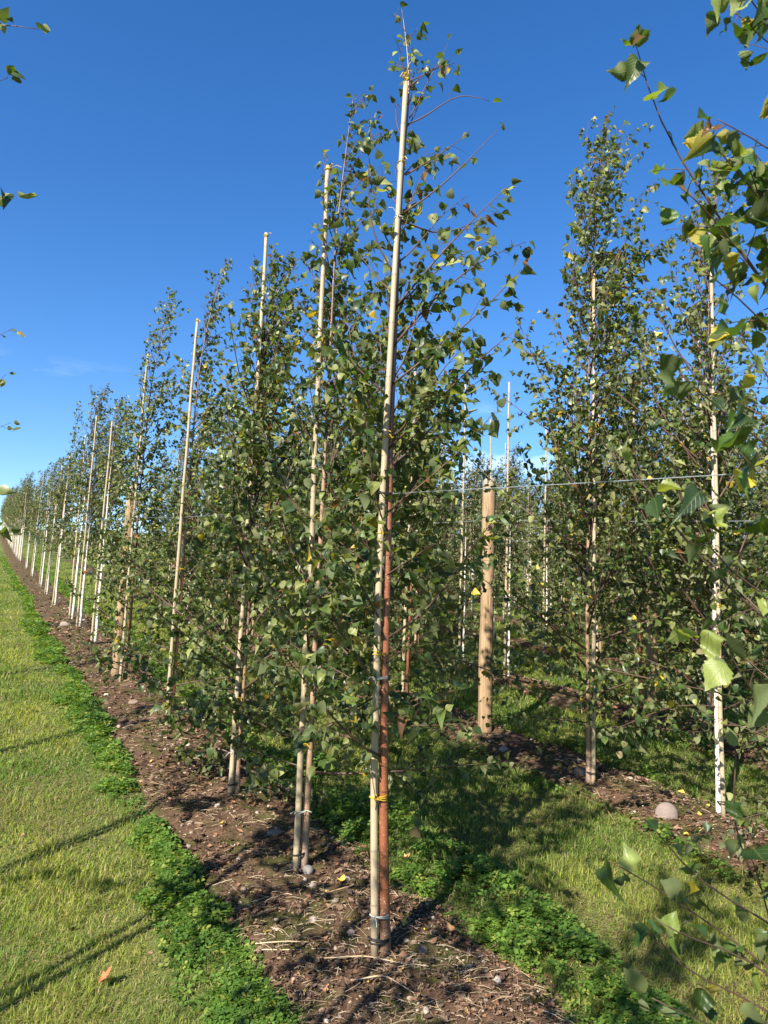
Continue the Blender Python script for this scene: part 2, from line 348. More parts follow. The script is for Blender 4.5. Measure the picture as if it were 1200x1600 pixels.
def soil_height(U, Sx, c, half):
    d = np.abs(U - c) / half
    crown = 0.035 * np.clip(1 - d ** 2, -0.6, 1)
    rough = 0.045 * (fbm(U * 5, Sx * 5, 9, 3) - 0.5) + 0.04 * (fbm(U * 19, Sx * 19, 21, 3) - 0.5)
    return crown + rough * np.clip(1.2 - d * 0.5, 0, 1) + 0.008
def build_soil(idx, c, s0, s1, half=0.46):
    sv = [s0]
    while sv[-1] < s1:
        sv.append(sv[-1] + np.clip(max(1.2, abs(sv[-1])) * 0.006, 0.014, 0.5) * (1 if idx == 0 else 2.0))
    sv = np.array(sv); nu = 61 if idx == 0 else 31
    uu = np.linspace(-1, 1, nu)
    Sx, Un = np.meshgrid(sv, uu, indexing='ij')
    l = half + edge_noise(sv, 31 + idx); r = half + edge_noise(sv, 77 + idx)
    U = c + np.where(Un < 0, Un * l[:, None], Un * r[:, None])
    X, Y = us(U, Sx); fade = np.clip((1 - np.abs(Un)) * 6, 0, 1)
    Z = gz(X, Y) + soil_height(U, Sx, c, half) * fade + 0.016 - (1 - fade) * 0.05
    ny, nx = X.shape; v = np.stack([X, Y, Z], -1).reshape(-1, 3)
    i, j = np.meshgrid(np.arange(ny - 1), np.arange(nx - 1), indexing='ij'); a = i * nx + j
    q = np.stack([a, a + 1, a + nx + 1, a + nx], -1).reshape(-1, 4)[:, ::-1]
    mb = MB(); mb.add(v, q)
    return tag(mb.build('soil_strip', M['soil']), None, None, None, 'structure')
for k_, c_ in enumerate(ROWS[:6]):
    build_soil(k_, c_, -1.5, 130 if k_ == 0 else 40, 0.46 if k_ == 0 else 0.34)

def soil_z(u, s, c=None):                       # height of the bare strip at row coordinates
    x, y = us(u, s); z = gz(x, y)
    for c_, h_ in zip(ROWS[:6], [0.46] + [0.34] * 5):
        d = np.abs(u - c_) / h_
        z = z + np.where(d < 1, soil_height(u, s, c_, h_) * np.clip((1 - d) * 6, 0, 1) + 0.016, 0)
    return z
def in_soil(u, s):                              # 1 inside a bare strip, with a ragged edge; signed margin in metres
    best = np.full(np.shape(u), -9.0)
    for k_, (c_, h_) in enumerate(zip(ROWS, [0.46] + [0.34] * 9)):
        l = h_ + edge_noise(s, 31 + k_); r = h_ + edge_noise(s, 77 + k_)
        best = np.maximum(best, np.where(u < c_, u - (c_ - l), (c_ + r) - u))
    return best
def scatter(n, d0, d1, half=0.64, rng=RNG):      # ground points, ever sparser with distance
    d = np.exp(rng.uniform(math.log(d0), math.log(d1), n)); a = rng.uniform(-half, half, n)
    return d * np.sin(a), d * np.cos(a), d

def build_grass():
    rng = np.random.default_rng(5)
    x, y, d = scatter(900000, 1.9, 60, 0.62, rng)
    u, s = to_us(x, y); ins = in_soil(u, s)
    keep = (ins < -0.02 + 0.03 * rng.random(len(u))) & (u > -1.6)
    sparse_in = (ins > 0.0) & (rng.random(len(u)) < 0.012)
    k = keep | sparse_in
    # hardly any blades under the thick clover
    clov = (ins > -0.3) & (ins < 0.02) & ((u < 1.2) | ((u > 1.8) & (u < 2.5)))
    k &= ~(clov & (rng.random(len(u)) < 0.5))
    x, y, d, u, s, ins = [a[k] for a in (x, y, d, u, s, ins)]; n = len(x)
    far = np.clip(d / 3.0, 0.75, 8)
    patch = fbm(u * 1.7, s * 1.7, 61, 4); fine = vnoise(u * 9, s * 9, 8)
    h = np.where(u < 1.5, 0.75, 0.9) * (0.6 + 0.9 * vnoise(u * 4.5, s * 3.5, 77)) * (0.022 + 0.04 * rng.random(n) ** 1.8) * (0.75 + 0.6 * fine) * far ** 0.22
    w = 0.0016 * far ** 0.85 * rng.uniform(0.7, 1.4, n)
    az = rng.uniform(0, 2 * math.pi, n) 
    lean = rng.uniform(0.25, 1.25, n)
    flat = rng.random(n) < 0.22 + 0.4 * (patch > 0.54)
    lean = np.where(flat, rng.uniform(2.0, 5.0, n), lean); h = np.where(flat, h * 0.32, h)
    base = np.stack([x, y, gz(x, y) - 0.004 + np.where(flat, rng.uniform(0.004, 0.02, n), 0)], -1)
    dirv = np.stack([np.cos(az), np.sin(az), np.zeros(n)], -1); side = np.stack([-np.sin(az), np.cos(az), np.zeros(n)], -1)
    up = np.array([0, 0, 1.0])
    mid = base + up * (h * 0.6)[:, None] + dirv * (h * lean * 0.38)[:, None]
    tip = base + up * (h * (1.0 - 0.1 * lean.clip(0, 2)))[:, None] + dirv * (h * lean)[:, None]
    V = np.stack([base - side * w[:, None], base + side * w[:, None], mid + side * (w * .8)[:, None], mid - side * (w * .8)[:, None], tip], 1)
    green = np.array([0.1, 0.165, 0.025]); yel = np.array([0.25, 0.275, 0.05]); straw = np.array([0.33, 0.27, 0.14]); deep = np.array([0.045, 0.095, 0.018])
    g = np.clip((fbm(u * 1.6, s * 1.2, 90, 4) - 0.36) * 3.2 + rng.normal(0, 0.25, n), 0, 1)[:, None]
    c = green * (1 - g) + yel * g
    m = (rng.random(n) < 0.12)[:, None]; c = np.where(m, deep, c)
    lush = np.clip((fbm(u * 2.3, s * 1.1, 131, 3) - 0.42) * 3, 0, 1)[:, None]; c = c * (1 - 0.35 * lush) + np.array([0.09, 0.19, 0.024]) * 0.35 * lush
    m = (flat & (rng.random(n) < 0.75) | (rng.random(n) < 0.06))[:, None]; thatch = np.where((patch > 0.54)[:, None], straw * 0.72, straw); c = np.where(m, thatch, c)
    c = c * rng.uniform(0.75, 1.25, n)[:, None]
    b = np.arange(n)[:, None] * 5
    mb = MB(); mb.add(V.reshape(-1, 3), b + np.array([0, 1, 2, 3]), b + np.array([3, 2, 4]), 0, np.repeat(c, 5, 0))
    tag(mb.build('grass', M['grass']), 'short mown grass blades with dry cuttings', None, None, 'stuff')
build_grass()

def build_clover():
    rng = np.random.default_rng(6)
    x, y, d = scatter(900000, 1.9, 45, 0.62, rng)
    u, s = to_us(x, y); ins = in_soil(u, s)
    wide = np.where(u < 1.5, 0.19 + 0.42 * (fbm(s * 1.3, s * 0 + 2, 3, 3) - 0.45), np.where(u < 2.7, 0.36 + 0.6 * (fbm(s * 0.7, s * 0 + 5, 12, 3) - 0.4), 0.12))
    dens = np.clip(1 - np.abs(ins + wide * 0.42 + 0.1 * (fbm(u * 7, s * 7, 52, 2) - 0.5)) / (wide * 0.75 + 1e-6), 0, 1)
    blot = fbm(u * 3.2, s * 3.2, 44, 3)
    k = (rng.random(len(u)) < dens * 1.5 * np.clip((blot - np.where(u < 1.5, 0.36, 0.41)) * 5, 0.05, 1)) & (ins < 0.14) & (ins > -0.7) & (u > 0.0) & (u < 8)
    k &= (u < 3.0) | (rng.random(len(u)) < 0.3)
    x, y, d, u, s, blot, dens = [a[k] for a in (x, y, d, u, s, blot, dens)]; n = len(x)
    far = np.clip(d / 3.0, 0.8, 8)
    hmax = (0.015 + np.where(u < 1.5, 0.05, 0.085) * np.clip(dens * 1.3, 0, 1) * np.clip(blot * 1.5, 0.3, 1.1))
    h = hmax * rng.random(n) ** 0.6 * far ** 0.15
    size = rng.uniform(0.006, 0.017, n) * far ** 0.62
    P = np.stack([x, y, gz(x, y) + h + 0.012], -1)
    nrm = np.stack([rng.normal(0, 0.38, n), rng.normal(0, 0.38, n), np.ones(n)], -1); nrm /= np.linalg.norm(nrm, axis=1)[:, None]
    a0 = rng.uniform(0, 2 * math.pi, n)
    T = np.stack([np.cos(a0), np.sin(a0), np.zeros(n)], -1); T -= nrm * (T * nrm).sum(1)[:, None]; T /= np.linalg.norm(T, axis=1)[:, None]
    B = np.cross(nrm, T)
    tri = np.array([(0.1, 0, 0), (0.75, -0.52, 0.12), (1.25, -0.42, 0.05), (1.35, 0, -0.05), (1.25, 0.42, 0.05), (0.75, 0.52, 0.12)])
    vs = []; 
    for r in range(3):
        ca, sa = math.cos(r * 2.094), math.sin(r * 2.094)
        t2 = np.stack([tri[:, 0] * ca - tri[:, 1] * sa, tri[:, 0] * sa + tri[:, 1] * ca, tri[:, 2]], -1); vs.append(t2)
    tmpl = np.concatenate(vs)
    sx = rng.uniform(0.7, 1.45, n)[:, None, None] * rng.uniform(0.75, 1.2, (n, 18, 1)); sy = rng.uniform(0.55, 1.1, n)[:, None, None]; tm_ = tmpl[None] * np.concatenate([sx, sx * sy, sx], -1)
    V = P[:, None, :] + size[:, None, None] * (tm_[..., 0:1] * T[:, None, :] + tm_[..., 1:2] * B[:, None, :] + tm_[..., 2:3] * nrm[:, None, :])
    c1 = np.array([0.06, 0.125, 0.022]); c2 = np.array([0.125, 0.21, 0.035]); c3 = np.array([0.22, 0.25, 0.055])
    g = np.clip(fbm(u * 5, s * 5, 70, 3) * 1.4 - 0.3 + rng.normal(0, 0.25, n), 0, 1)[:, None]
    c = c1 * (1 - g) + c2 * g; c = np.where((rng.random(n) < 0.12)[:, None], c3, c) * rng.uniform(0.75, 1.2, n)[:, None]
    b = (np.arange(n)[:, None] * 18)
    q = np.concatenate([b + np.array([0, 1, 2, 3]) + 6 * r for r in range(3)] + [b + np.array([0, 3, 4, 5]) + 6 * r for r in range(3)])
    mb = MB(); mb.add(V.reshape(-1, 3), q, None, 0, np.repeat(c, 18, 0))
    tag(mb.build('clover', M['clover']), 'bright green clover creeping along the edges of the bare soil strips', None, None, 'stuff')
build_clover()

def build_litter():
    rng = np.random.default_rng(7)
    # dead leaves
    x, y, d = scatter(260000, 1.9, 35, 0.62, rng); u, s = to_us(x, y); ins = in_soil(u, s)
    k = (ins > -0.03) & (rng.random(len(u)) < 0.25 + 0.75 * (fbm(u * 4, s * 4, 19, 3) > 0.47)) & (u < 9)
    k |= (ins < 0) & (u > 0) & (u < 4) & (rng.random(len(u)) < 0.006)
    x, y, d, u, s = [a[k] for a in (x, y, d, u, s)]; n = len(x); far = np.clip(d / 3, 0.8, 5)
    size = rng.gamma(1.7, 0.0038, n).clip(0.002, 0.022) * far ** 0.6
    P = np.stack([x, y, soil_z(u, s) + 0.004 + rng.random(n) * 0.01], -1)
    nr = np.stack([rng.normal(0, .45, n), rng.normal(0, .45, n), np.ones(n)], -1); nr /= np.linalg.norm(nr, axis=1)[:, None]
    a = rng.uniform(0, 6.28, n); T = np.stack([np.cos(a), np.sin(a), 0 * a], -1); T -= nr * (T * nr).sum(1)[:, None]; B = np.cross(nr, T)
    tm = np.array([(-1, 0, 0.1), (-.2, -.75, .3), (1.1, 0, .15), (-.1, .75, .25), (0, 0, -.1)]) 
    J = tm[None] * rng.uniform(0.6, 1.3, (n, 5, 3))
    V = P[:, None] + size[:, None, None] * (J[:, :, 0:1] * T[:, None] + J[:, :, 1:2] * B[:, None] + J[:, :, 2:3] * nr[:, None])
    pal = 0.85 * np.array([(0.12, 0.07, 0.045), (0.17, 0.1, 0.06), (0.085, 0.05, 0.033), (0.22, 0.14, 0.09), (0.22, 0.11, 0.06), (0.06, 0.038, 0.026)])
    c = pal[rng.integers(0, 6, n)] * rng.uniform(0.7, 1.2, n)[:, None]
    yl = rng.random(n) < 0.012; c[yl] = (0.5, 0.34, 0.05)
    b = np.arange(n)[:, None] * 5
    tr = np.concatenate([b + np.array(t) for t in ((0, 1, 4), (1, 2, 4), (2, 3, 4), (3, 0, 4))])
    mb = MB(); mb.add(V.reshape(-1, 3), None, tr, 0, np.repeat(c, 5, 0))
    tag(mb.build('leaf_litter', M['litter'], smooth=False), 'brown dead birch leaves and bark crumbs on the soil', None, None, 'stuff')
    # straw and small sticks
    x, y, d = scatter(90000, 1.9, 25, 0.62, rng); u, s = to_us(x, y); ins = in_soil(u, s)
    k = (ins > -0.02) & (rng.random(len(u)) < 0.5 * (fbm(u * 2.5, s * 2.5, 29, 3) > 0.42)) & (u < 7)
    x, y, d, u, s = [a[k] for a in (x, y, d, u, s)]; n = len(x); far = np.clip(d / 3, 0.8, 5)
    ln = rng.gamma(1.6, 0.02, n).clip(0.008, 0.25); w = rng.uniform(0.0004, 0.0012, n) * far ** 0.6
    a = rng.normal(0.4, 1.0, n); D = np.stack([np.cos(a), np.sin(a), rng.normal(0, 0.06, n)], -1); Sd = np.stack([-np.sin(a), np.cos(a), 0 * a], -1)
    P = np.stack([x, y, soil_z(u, s) + 0.008 + rng.random(n) * 0.01], -1)
    bow = rng.normal(0, 0.05, n)
    rows = []
    for f in (-0.5, 0, 0.5):
        C = P + D * (ln * f)[:, None] + Sd * (ln * bow * (0.25 - f * f) * 4)[:, None]
        C[:, 2] += GX * (C[:, 0] - P[:, 0]) + GY * (C[:, 1] - P[:, 1]) + 0.004 * (f == 0)
        rows += [C - Sd * w[:, None], C + np.array([0, 0, 1]) * (w * 1.5)[:, None], C + Sd * w[:, None]]
    V = np.stack(rows, 1); b = np.arange(n)[:, None] * 9
    q = np.concatenate([b + np.array(t) for t in ((0, 3, 4, 1), (1, 4, 5, 2), (3, 6, 7, 4), (4, 7, 8, 5))])
    pal = np.array([(0.36, 0.27, 0.16), (0.24, 0.16, 0.095), (0.13, 0.08, 0.05), (0.42, 0.34, 0.23)])
    c = pal[rng.integers(0, 4, n)] * rng.uniform(0.7, 1.1, n)[:, None]
    mb = MB(); mb.add(V.reshape(-1, 3), q, None, 0, np.repeat(c, 9, 0))
    tag(mb.build('straw_litter', M['straw']), 'dry straw and thin sticks scattered over the soil', None, None, 'stuff')
    # pebbles
    x, y, d = scatter(60000, 1.9, 22, 0.62, rng); u, s = to_us(x, y); ins = in_soil(u, s)
    k = (ins > 0.0) & (rng.random(len(u)) < 0.38) & (u < 7)
    x, y, d, u, s = [a[k] for a in (x, y, d, u, s)]; n = len(x)
    size = rng.gamma(1.3, 0.003, n).clip(0.0015, 0.02) * np.clip(d / 3, 0.8, 4) ** 0.4
    g = (1 + 5 ** .5) / 2
    ico = np.array([(-1, g, 0), (1, g, 0), (-1, -g, 0), (1, -g, 0), (0, -1, g), (0, 1, g), (0, -1, -g), (0, 1, -g), (g, 0, -1), (g, 0, 1), (-g, 0, -1), (-g, 0, 1)]) / 1.9
    F = np.array([(0, 11, 5), (0, 5, 1), (0, 1, 7), (0, 7, 10), (0, 10, 11), (1, 5, 9), (5, 11, 4), (11, 10, 2), (10, 7, 6), (7, 1, 8), (3, 9, 4), (3, 4, 2), (3, 2, 6), (3, 6, 8), (3, 8, 9), (4, 9, 5), (2, 4, 11), (6, 2, 10), (8, 6, 7), (9, 8, 1)])
    a = rng.uniform(0, 6.28, n); ca, sa = np.cos(a)[:, None], np.sin(a)[:, None]
    J = ico[None] * rng.uniform(0.6, 1.3, (n, 12, 1)) * np.stack([rng.uniform(.8, 1.4, n), rng.uniform(.7, 1.1, n), rng.uniform(.5, .8, n)], -1)[:, None]
    V = np.stack([J[..., 0] * ca - J[..., 1] * sa, J[..., 0] * sa + J[..., 1] * ca, J[..., 2]], -1) * size[:, None, None]
    V = V + np.stack([x, y, soil_z(u, s) + size * 0.25], -1)[:, None]
    pal = np.array([(0.28, 0.2, 0.14), (0.2, 0.16, 0.13), (0.36, 0.28, 0.21), (0.17, 0.11, 0.075), (0.42, 0.36, 0.29), (0.2, 0.13, 0.09)])
    c = pal[rng.integers(0, 6, n)] * rng.uniform(0.7, 1.1, n)[:, None]
    mb = MB(); mb.add(V.reshape(-1, 3), None, (np.arange(n)[:, None, None] * 12 + F[None]).reshape(-1, 3), 0, np.repeat(c, 12, 0))
    tag(mb.build('pebbles', M['stone']), 'small pinkish grey pebbles in the soil', None, None, 'stuff')
build_litter()

# ------------------------------------------------------------------ stones and fallen leaves that stand out
def stone(px, py, rx, ry, rz, colour, label, seed):
    import bmesh
    bm = bmesh.new(); bmesh.ops.create_icosphere(bm, subdivisions=4, radius=1)
    r = np.random.default_rng(seed); a = r.uniform(0, 6.28)
    dirs = r.normal(size=(9, 3)); dirs /= np.linalg.norm(dirs, axis=1)[:, None]; cut = r.uniform(0.66, 0.93, 9)
    v = np.array([p.co[:] for p in bm.verts]); fcs = np.array([[q.index for q in f.verts] for f in bm.faces]); bm.free()
    for dd, c in zip(dirs, cut):
        over = np.maximum(v @ dd - c, 0); v = v - over[:, None] * dd * 0.85
    v *= 1 + 0.04 * (fbm(v[:, 0] * 4 + 9, v[:, 1] * 4 + v[:, 2] * 5, seed)[:, None] - 0.5)
    v = v * np.array([rx, ry, rz]); ca, sa = math.cos(a), math.sin(a)
    v = np.stack([v[:, 0] * ca - v[:, 1] * sa, v[:, 0] * sa + v[:, 1] * ca, v[:, 2]], -1)
    mb = MB(); mb.add(v, None, fcs, 0, np.array(colour) * np.array([0.56, 0.55, 0.53])); o = mb.build('stone', M['stone'])
    x, y = onground(px, py); u, s = to_us(x, y); o.location = (x, y, float(soil_z(np.array(u), np.array(s))) + rz * 0.2)
    return tag(o, label, 'stone', 'stones lying on the soil')
stone(1042, 1290, 0.07, 0.06, 0.075, (0.33, 0.26, 0.24), 'large rounded pinkish stone on the soil of the second row', 1)
stone(906, 1221, 0.055, 0.045, 0.035, (0.3, 0.23, 0.2), 'grey brown stone just left of the stake foot in the second row', 2)
stone(427, 1319, 0.052, 0.035, 0.022, (0.36, 0.27, 0.22), 'flat pinkish stone left of the second stake in the front row', 3)
stone(480, 1382, 0.028, 0.03, 0.024, (0.3, 0.28, 0.27), 'grey angular stone at the foot of the second front stake', 4)
stone(488, 1402, 0.02, 0.022, 0.015, (0.42, 0.35, 0.29), 'small tan stone below the second front stake', 5)
stone(488, 1460, 0.02, 0.02, 0.016, (0.42, 0.34, 0.29), 'pale rounded stone left of the grey tie on the nearest stake', 6)
stone(548, 1481, 0.02, 0.016, 0.014, (0.4, 0.3, 0.26), 'pink wedge of stone left of the black tie on the nearest stake', 7)
stone(603, 1521, 0.018, 0.018, 0.013, (0.42, 0.38, 0.36), 'small grey stone touching the foot of the nearest birch', 8)
stone(541, 1398, 0.022, 0.018, 0.014, (0.4, 0.35, 0.3), 'pale stone midway between the two nearest stakes', 9)
stone(101, 982, 0.12, 0.1, 0.07, (0.42, 0.34, 0.28), 'pale boulder on the soil beside the white stemmed birches', 10)
stone(208, 1108, 0.05, 0.045, 0.03, (0.36, 0.26, 0.2), 'brown stone on bare soil between the fourth stake and white post', 11)
stone(787, 1182, 0.05, 0.04, 0.03, (0.38, 0.35, 0.33), 'grey flat stone right of the wooden post foot', 12)
stone(446, 1598, 0.018, 0.016, 0.012, (0.4, 0.34, 0.3), 'small stone in the clover at the lower edge of the soil', 13)
stone(660, 1505, 0.022, 0.02, 0.015, (0.33, 0.24, 0.2), 'dark pink stone in shade right of the nearest birch', 14)

def fallen_leaf(px, py, size, colour, label, seed, lift=0.012, yaw=0.0, tilt=0.4):
    yy = np.array([0, .15, .32, .55, .78, 1.0]); ww = np.array([.03, .36, .45, .33, .14, 0.0])
    V = []; Q = []
    for i in range(6):
        for k in (-1, -.5, 0, .5, 1): V.append((ww[i] * k, yy[i] - .45, 0.9 * abs(k) ** 1.5 * ww[i] + 1.1 * (yy[i] - .45) ** 2 + 0.08 * math.sin(9 * yy[i] + 4 * k)))
    for i in range(5):
        for k in range(4): Q.append((i * 5 + k, i * 5 + k + 1, i * 5 + k + 6, i * 5 + k + 5))
    v = np.array(V) * size; v[:, 2] += tilt * v[:, 0]
    ca, sa = math.cos(yaw), math.sin(yaw); v = np.stack([v[:, 0] * ca - v[:, 1] * sa, v[:, 0] * sa + v[:, 1] * ca, v[:, 2]], -1)
    mb = MB(); mb.add(v, Q, None, 0, colour); o = mb.build('fallen_leaf', M['litter'])
    x, y = onground(px, py); u, s = to_us(x, y); o.location = (x, y, float(soil_z(np.array(u), np.array(s))) + lift)
    tag(o, label, 'fallen leaf', 'fallen leaves that stand out')
fallen_leaf(161, 1548, 0.05, (0.32, 0.12, 0.05), 'curled orange brown leaf lying alone on the mown grass', 1, 0.04, 0.6, 1.0)
fallen_leaf(532, 1406, 0.04, (0.55, 0.4, 0.07), 'yellow leaf on the soil between the two nearest stakes', 2, 0.015, 1.2)
fallen_leaf(636, 1382, 0.05, (0.42, 0.14, 0.05), 'rusty red leaf on soil right of the nearest birch stem', 3, 0.02, 2.0, 0.8)
fallen_leaf(634, 1351, 0.05, (0.45, 0.24, 0.09), 'tan orange leaf at the clover edge right of the nearest birch', 4, 0.03, 0.3)
fallen_leaf(704, 1476, 0.05, (0.48, 0.27, 0.11), 'pale tan leaf in a patch of sun right of the nearest birch', 5, 0.02, 2.6)
fallen_leaf(345, 1308, 0.035, (0.5, 0.3, 0.07), 'amber leaf on the soil in front of the third stake', 6, 0.015, 0.1)

def stick(pts, r, label, colour):
    mb = MB(); P = []
    for (px, py, lift) in pts:
        x, y = onground(px, py); u, s = to_us(x, y); P.append((x, y, float(soil_z(np.array(u), np.array(s))) + lift))
    P = np.array(P); t = np.linspace(0, 1, len(P)); tt = np.linspace(0, 1, 14)
    C = np.stack([np.interp(tt, t, P[:, k]) for k in range(3)], -1); C[1:-1] = (C[:-2] + C[1:-1] * 2 + C[2:]) / 4
    mb.tube(C, np.linspace(r, r * 0.4, 14), 6, 0, colour); tag(mb.build('dead_stick', M['straw']), label, 'stick', 'dead stems lying on the soil')
stick([(505, 1522, .012), (570, 1524, .02), (648, 1543, .012)], 0.003, 'long pale stem lying across the foot of the nearest stake', (0.42, 0.3, 0.19))
stick([(545, 1558, .012), (600, 1560, .02), (655, 1585, .01)], 0.0032, 'bent pale stem on dark soil at the bottom of the picture', (0.42, 0.31, 0.2))
stick([(398, 1492, .012), (445, 1497, .016), (482, 1500, .012)], 0.0028, 'straight straw coloured stem beside the lower clover clump', (0.5, 0.38, 0.24))
stick([(400, 1500, .01), (450, 1506, .014), (512, 1509, .012)], 0.003, 'second straw coloured stem just below its straight neighbour', (0.46, 0.34, 0.21))
stick([(931, 1250, .02), (948, 1272, .03), (962, 1290, .012)], 0.004, 'brown stick lying below the stake of the second row', (0.3, 0.18, 0.1))
stick([(500, 1424, .01), (545, 1416, .03), (556, 1410, .02)], 0.003, 'thin curved stem on soil left of the grey tie', (0.34, 0.22, 0.13))
stick([(310, 1185, .02), (345, 1186, .03), (385, 1200, .02)], 0.004, 'thin pale stem on the soil before the third birch', (0.4, 0.29, 0.18))

# ------------------------------------------------------------------ birches
PAL = np.array([(0.032, 0.058, 0.016), (0.05, 0.086, 0.021), (0.08, 0.116, 0.026), (0.135, 0.16, 0.044), (0.038, 0.07, 0.028), (0.225, 0.24, 0.085)])
def leaf_colours(rng, n, yellow=0.012, brown=0.014):
    c = PAL[rng.choice(6, n, p=[.2, .24, .2, .14, .12, .1])] * rng.uniform(0.6, 1.3, n)[:, None]
    r = rng.random(n)
    c[r < yellow] = np.array([0.42, 0.3, 0.03]) * rng.uniform(0.6, 1.2, ((r < yellow).sum(), 1))
    m = (r > 1 - brown); c[m] = np.array([0.15, 0.065, 0.03]) * rng.uniform(0.6, 1.4, (m.sum(), 1))
    return c
def template(kind):
    if kind == 'fine':           # serrated, five columns
        yy = np.linspace(0, 1, 17); ctrl = ([0, .05, .14, .27, .42, .6, .8, 1], [.05, .31, .45, .49, .45, .31, .12, 0])
        w = np.interp(yy, *ctrl); ser = np.where(np.arange(17) % 2 == 0, 1.0, 0.86); ser[0] = 1; cols = (-1, -.5, 0, .5, 1)
    elif kind == 'mid':
        yy = np.array([0, .09, .27, .52, .78, 1.0]); w = np.array([.1, .37, .46, .37, .16, 0.0]); ser = np.ones(6); cols = (-1, 0, 1)
    else:                        # far: one folded kite
        yy = np.array([0, .3, 1.0]); w = np.array([0.08, .46, 0.0]); ser = np.ones(3); cols = (-1, 0, 1)
    V = []; Q = []; nc = len(cols)
    for i, y in enumerate(yy):
        for k in cols: V.append((w[i] * k * (ser[i] if abs(k) == 1 else 1), y + (0.03 * (1 - ser[i]) if abs(k) == 1 else 0)))
    for i in range(len(yy) - 1):
        for k in range(nc - 1): Q.append((i * nc + k, i * nc + k + 1, (i + 1) * nc + k + 1, (i + 1) * nc + k))
    return np.array(V), np.array(Q)
TMPL = {k: template(k) for k in ('fine', 'mid', 'far')}

def leaves_into(mb, rng, P, A, kind, size, mat, cols, curl=(0.15, 0.42), up=0.55):
    """P: leaf base points, A: leaf axis (unit)."""
    n = len(P)
    if not n: return
    tv, tq = TMPL[kind]
    R = rng.normal(size=(n, 3)); R[:, 2] = np.abs(R[:, 2]) + up
    nr = R - A * (R * A).sum(1)[:, None]; nr /= np.linalg.norm(nr, axis=1)[:, None] + 1e-9
    B = np.cross(A, nr)
    fold = rng.uniform(0.0, 0.95, n) ** 1.2; cu = rng.normal(curl[0] + 0.1, curl[1] + 0.15, n); tw = rng.normal(0, 0.6, n); wav = rng.normal(0, 0.1, n)
    X = tv[None, :, 0]; Yy = tv[None, :, 1]
    Z = fold[:, None] * np.abs(X) - cu[:, None] * Yy ** 2 + tw[:, None] * X * Yy + wav[:, None] * np.sin(Yy * 9 + X * 5)
    V = P[:, None] + size[:, None, None] * (X[..., None] * B[:, None] + Yy[..., None] * A[:, None] + Z[..., None] * nr[:, None])
    m = len(tv)
    q = (np.arange(n)[:, None, None] * m + tq[None]).reshape(-1, 4)
    mb.add(V.reshape(-1, 3), q, None, mat, np.repeat(cols, m, 0), np.tile(tv, (n, 1)))

def smooth_poly(P, n):
    P = np.asarray(P, float); t = np.linspace(0, 1, len(P)); tt = np.linspace(0, 1, n)
    C = np.stack([np.interp(tt, t, P[:, k]) for k in range(3)], -1)
    for _ in range(2): C[1:-1] = (C[:-2] + 2 * C[1:-1] + C[2:]) / 4
    return C

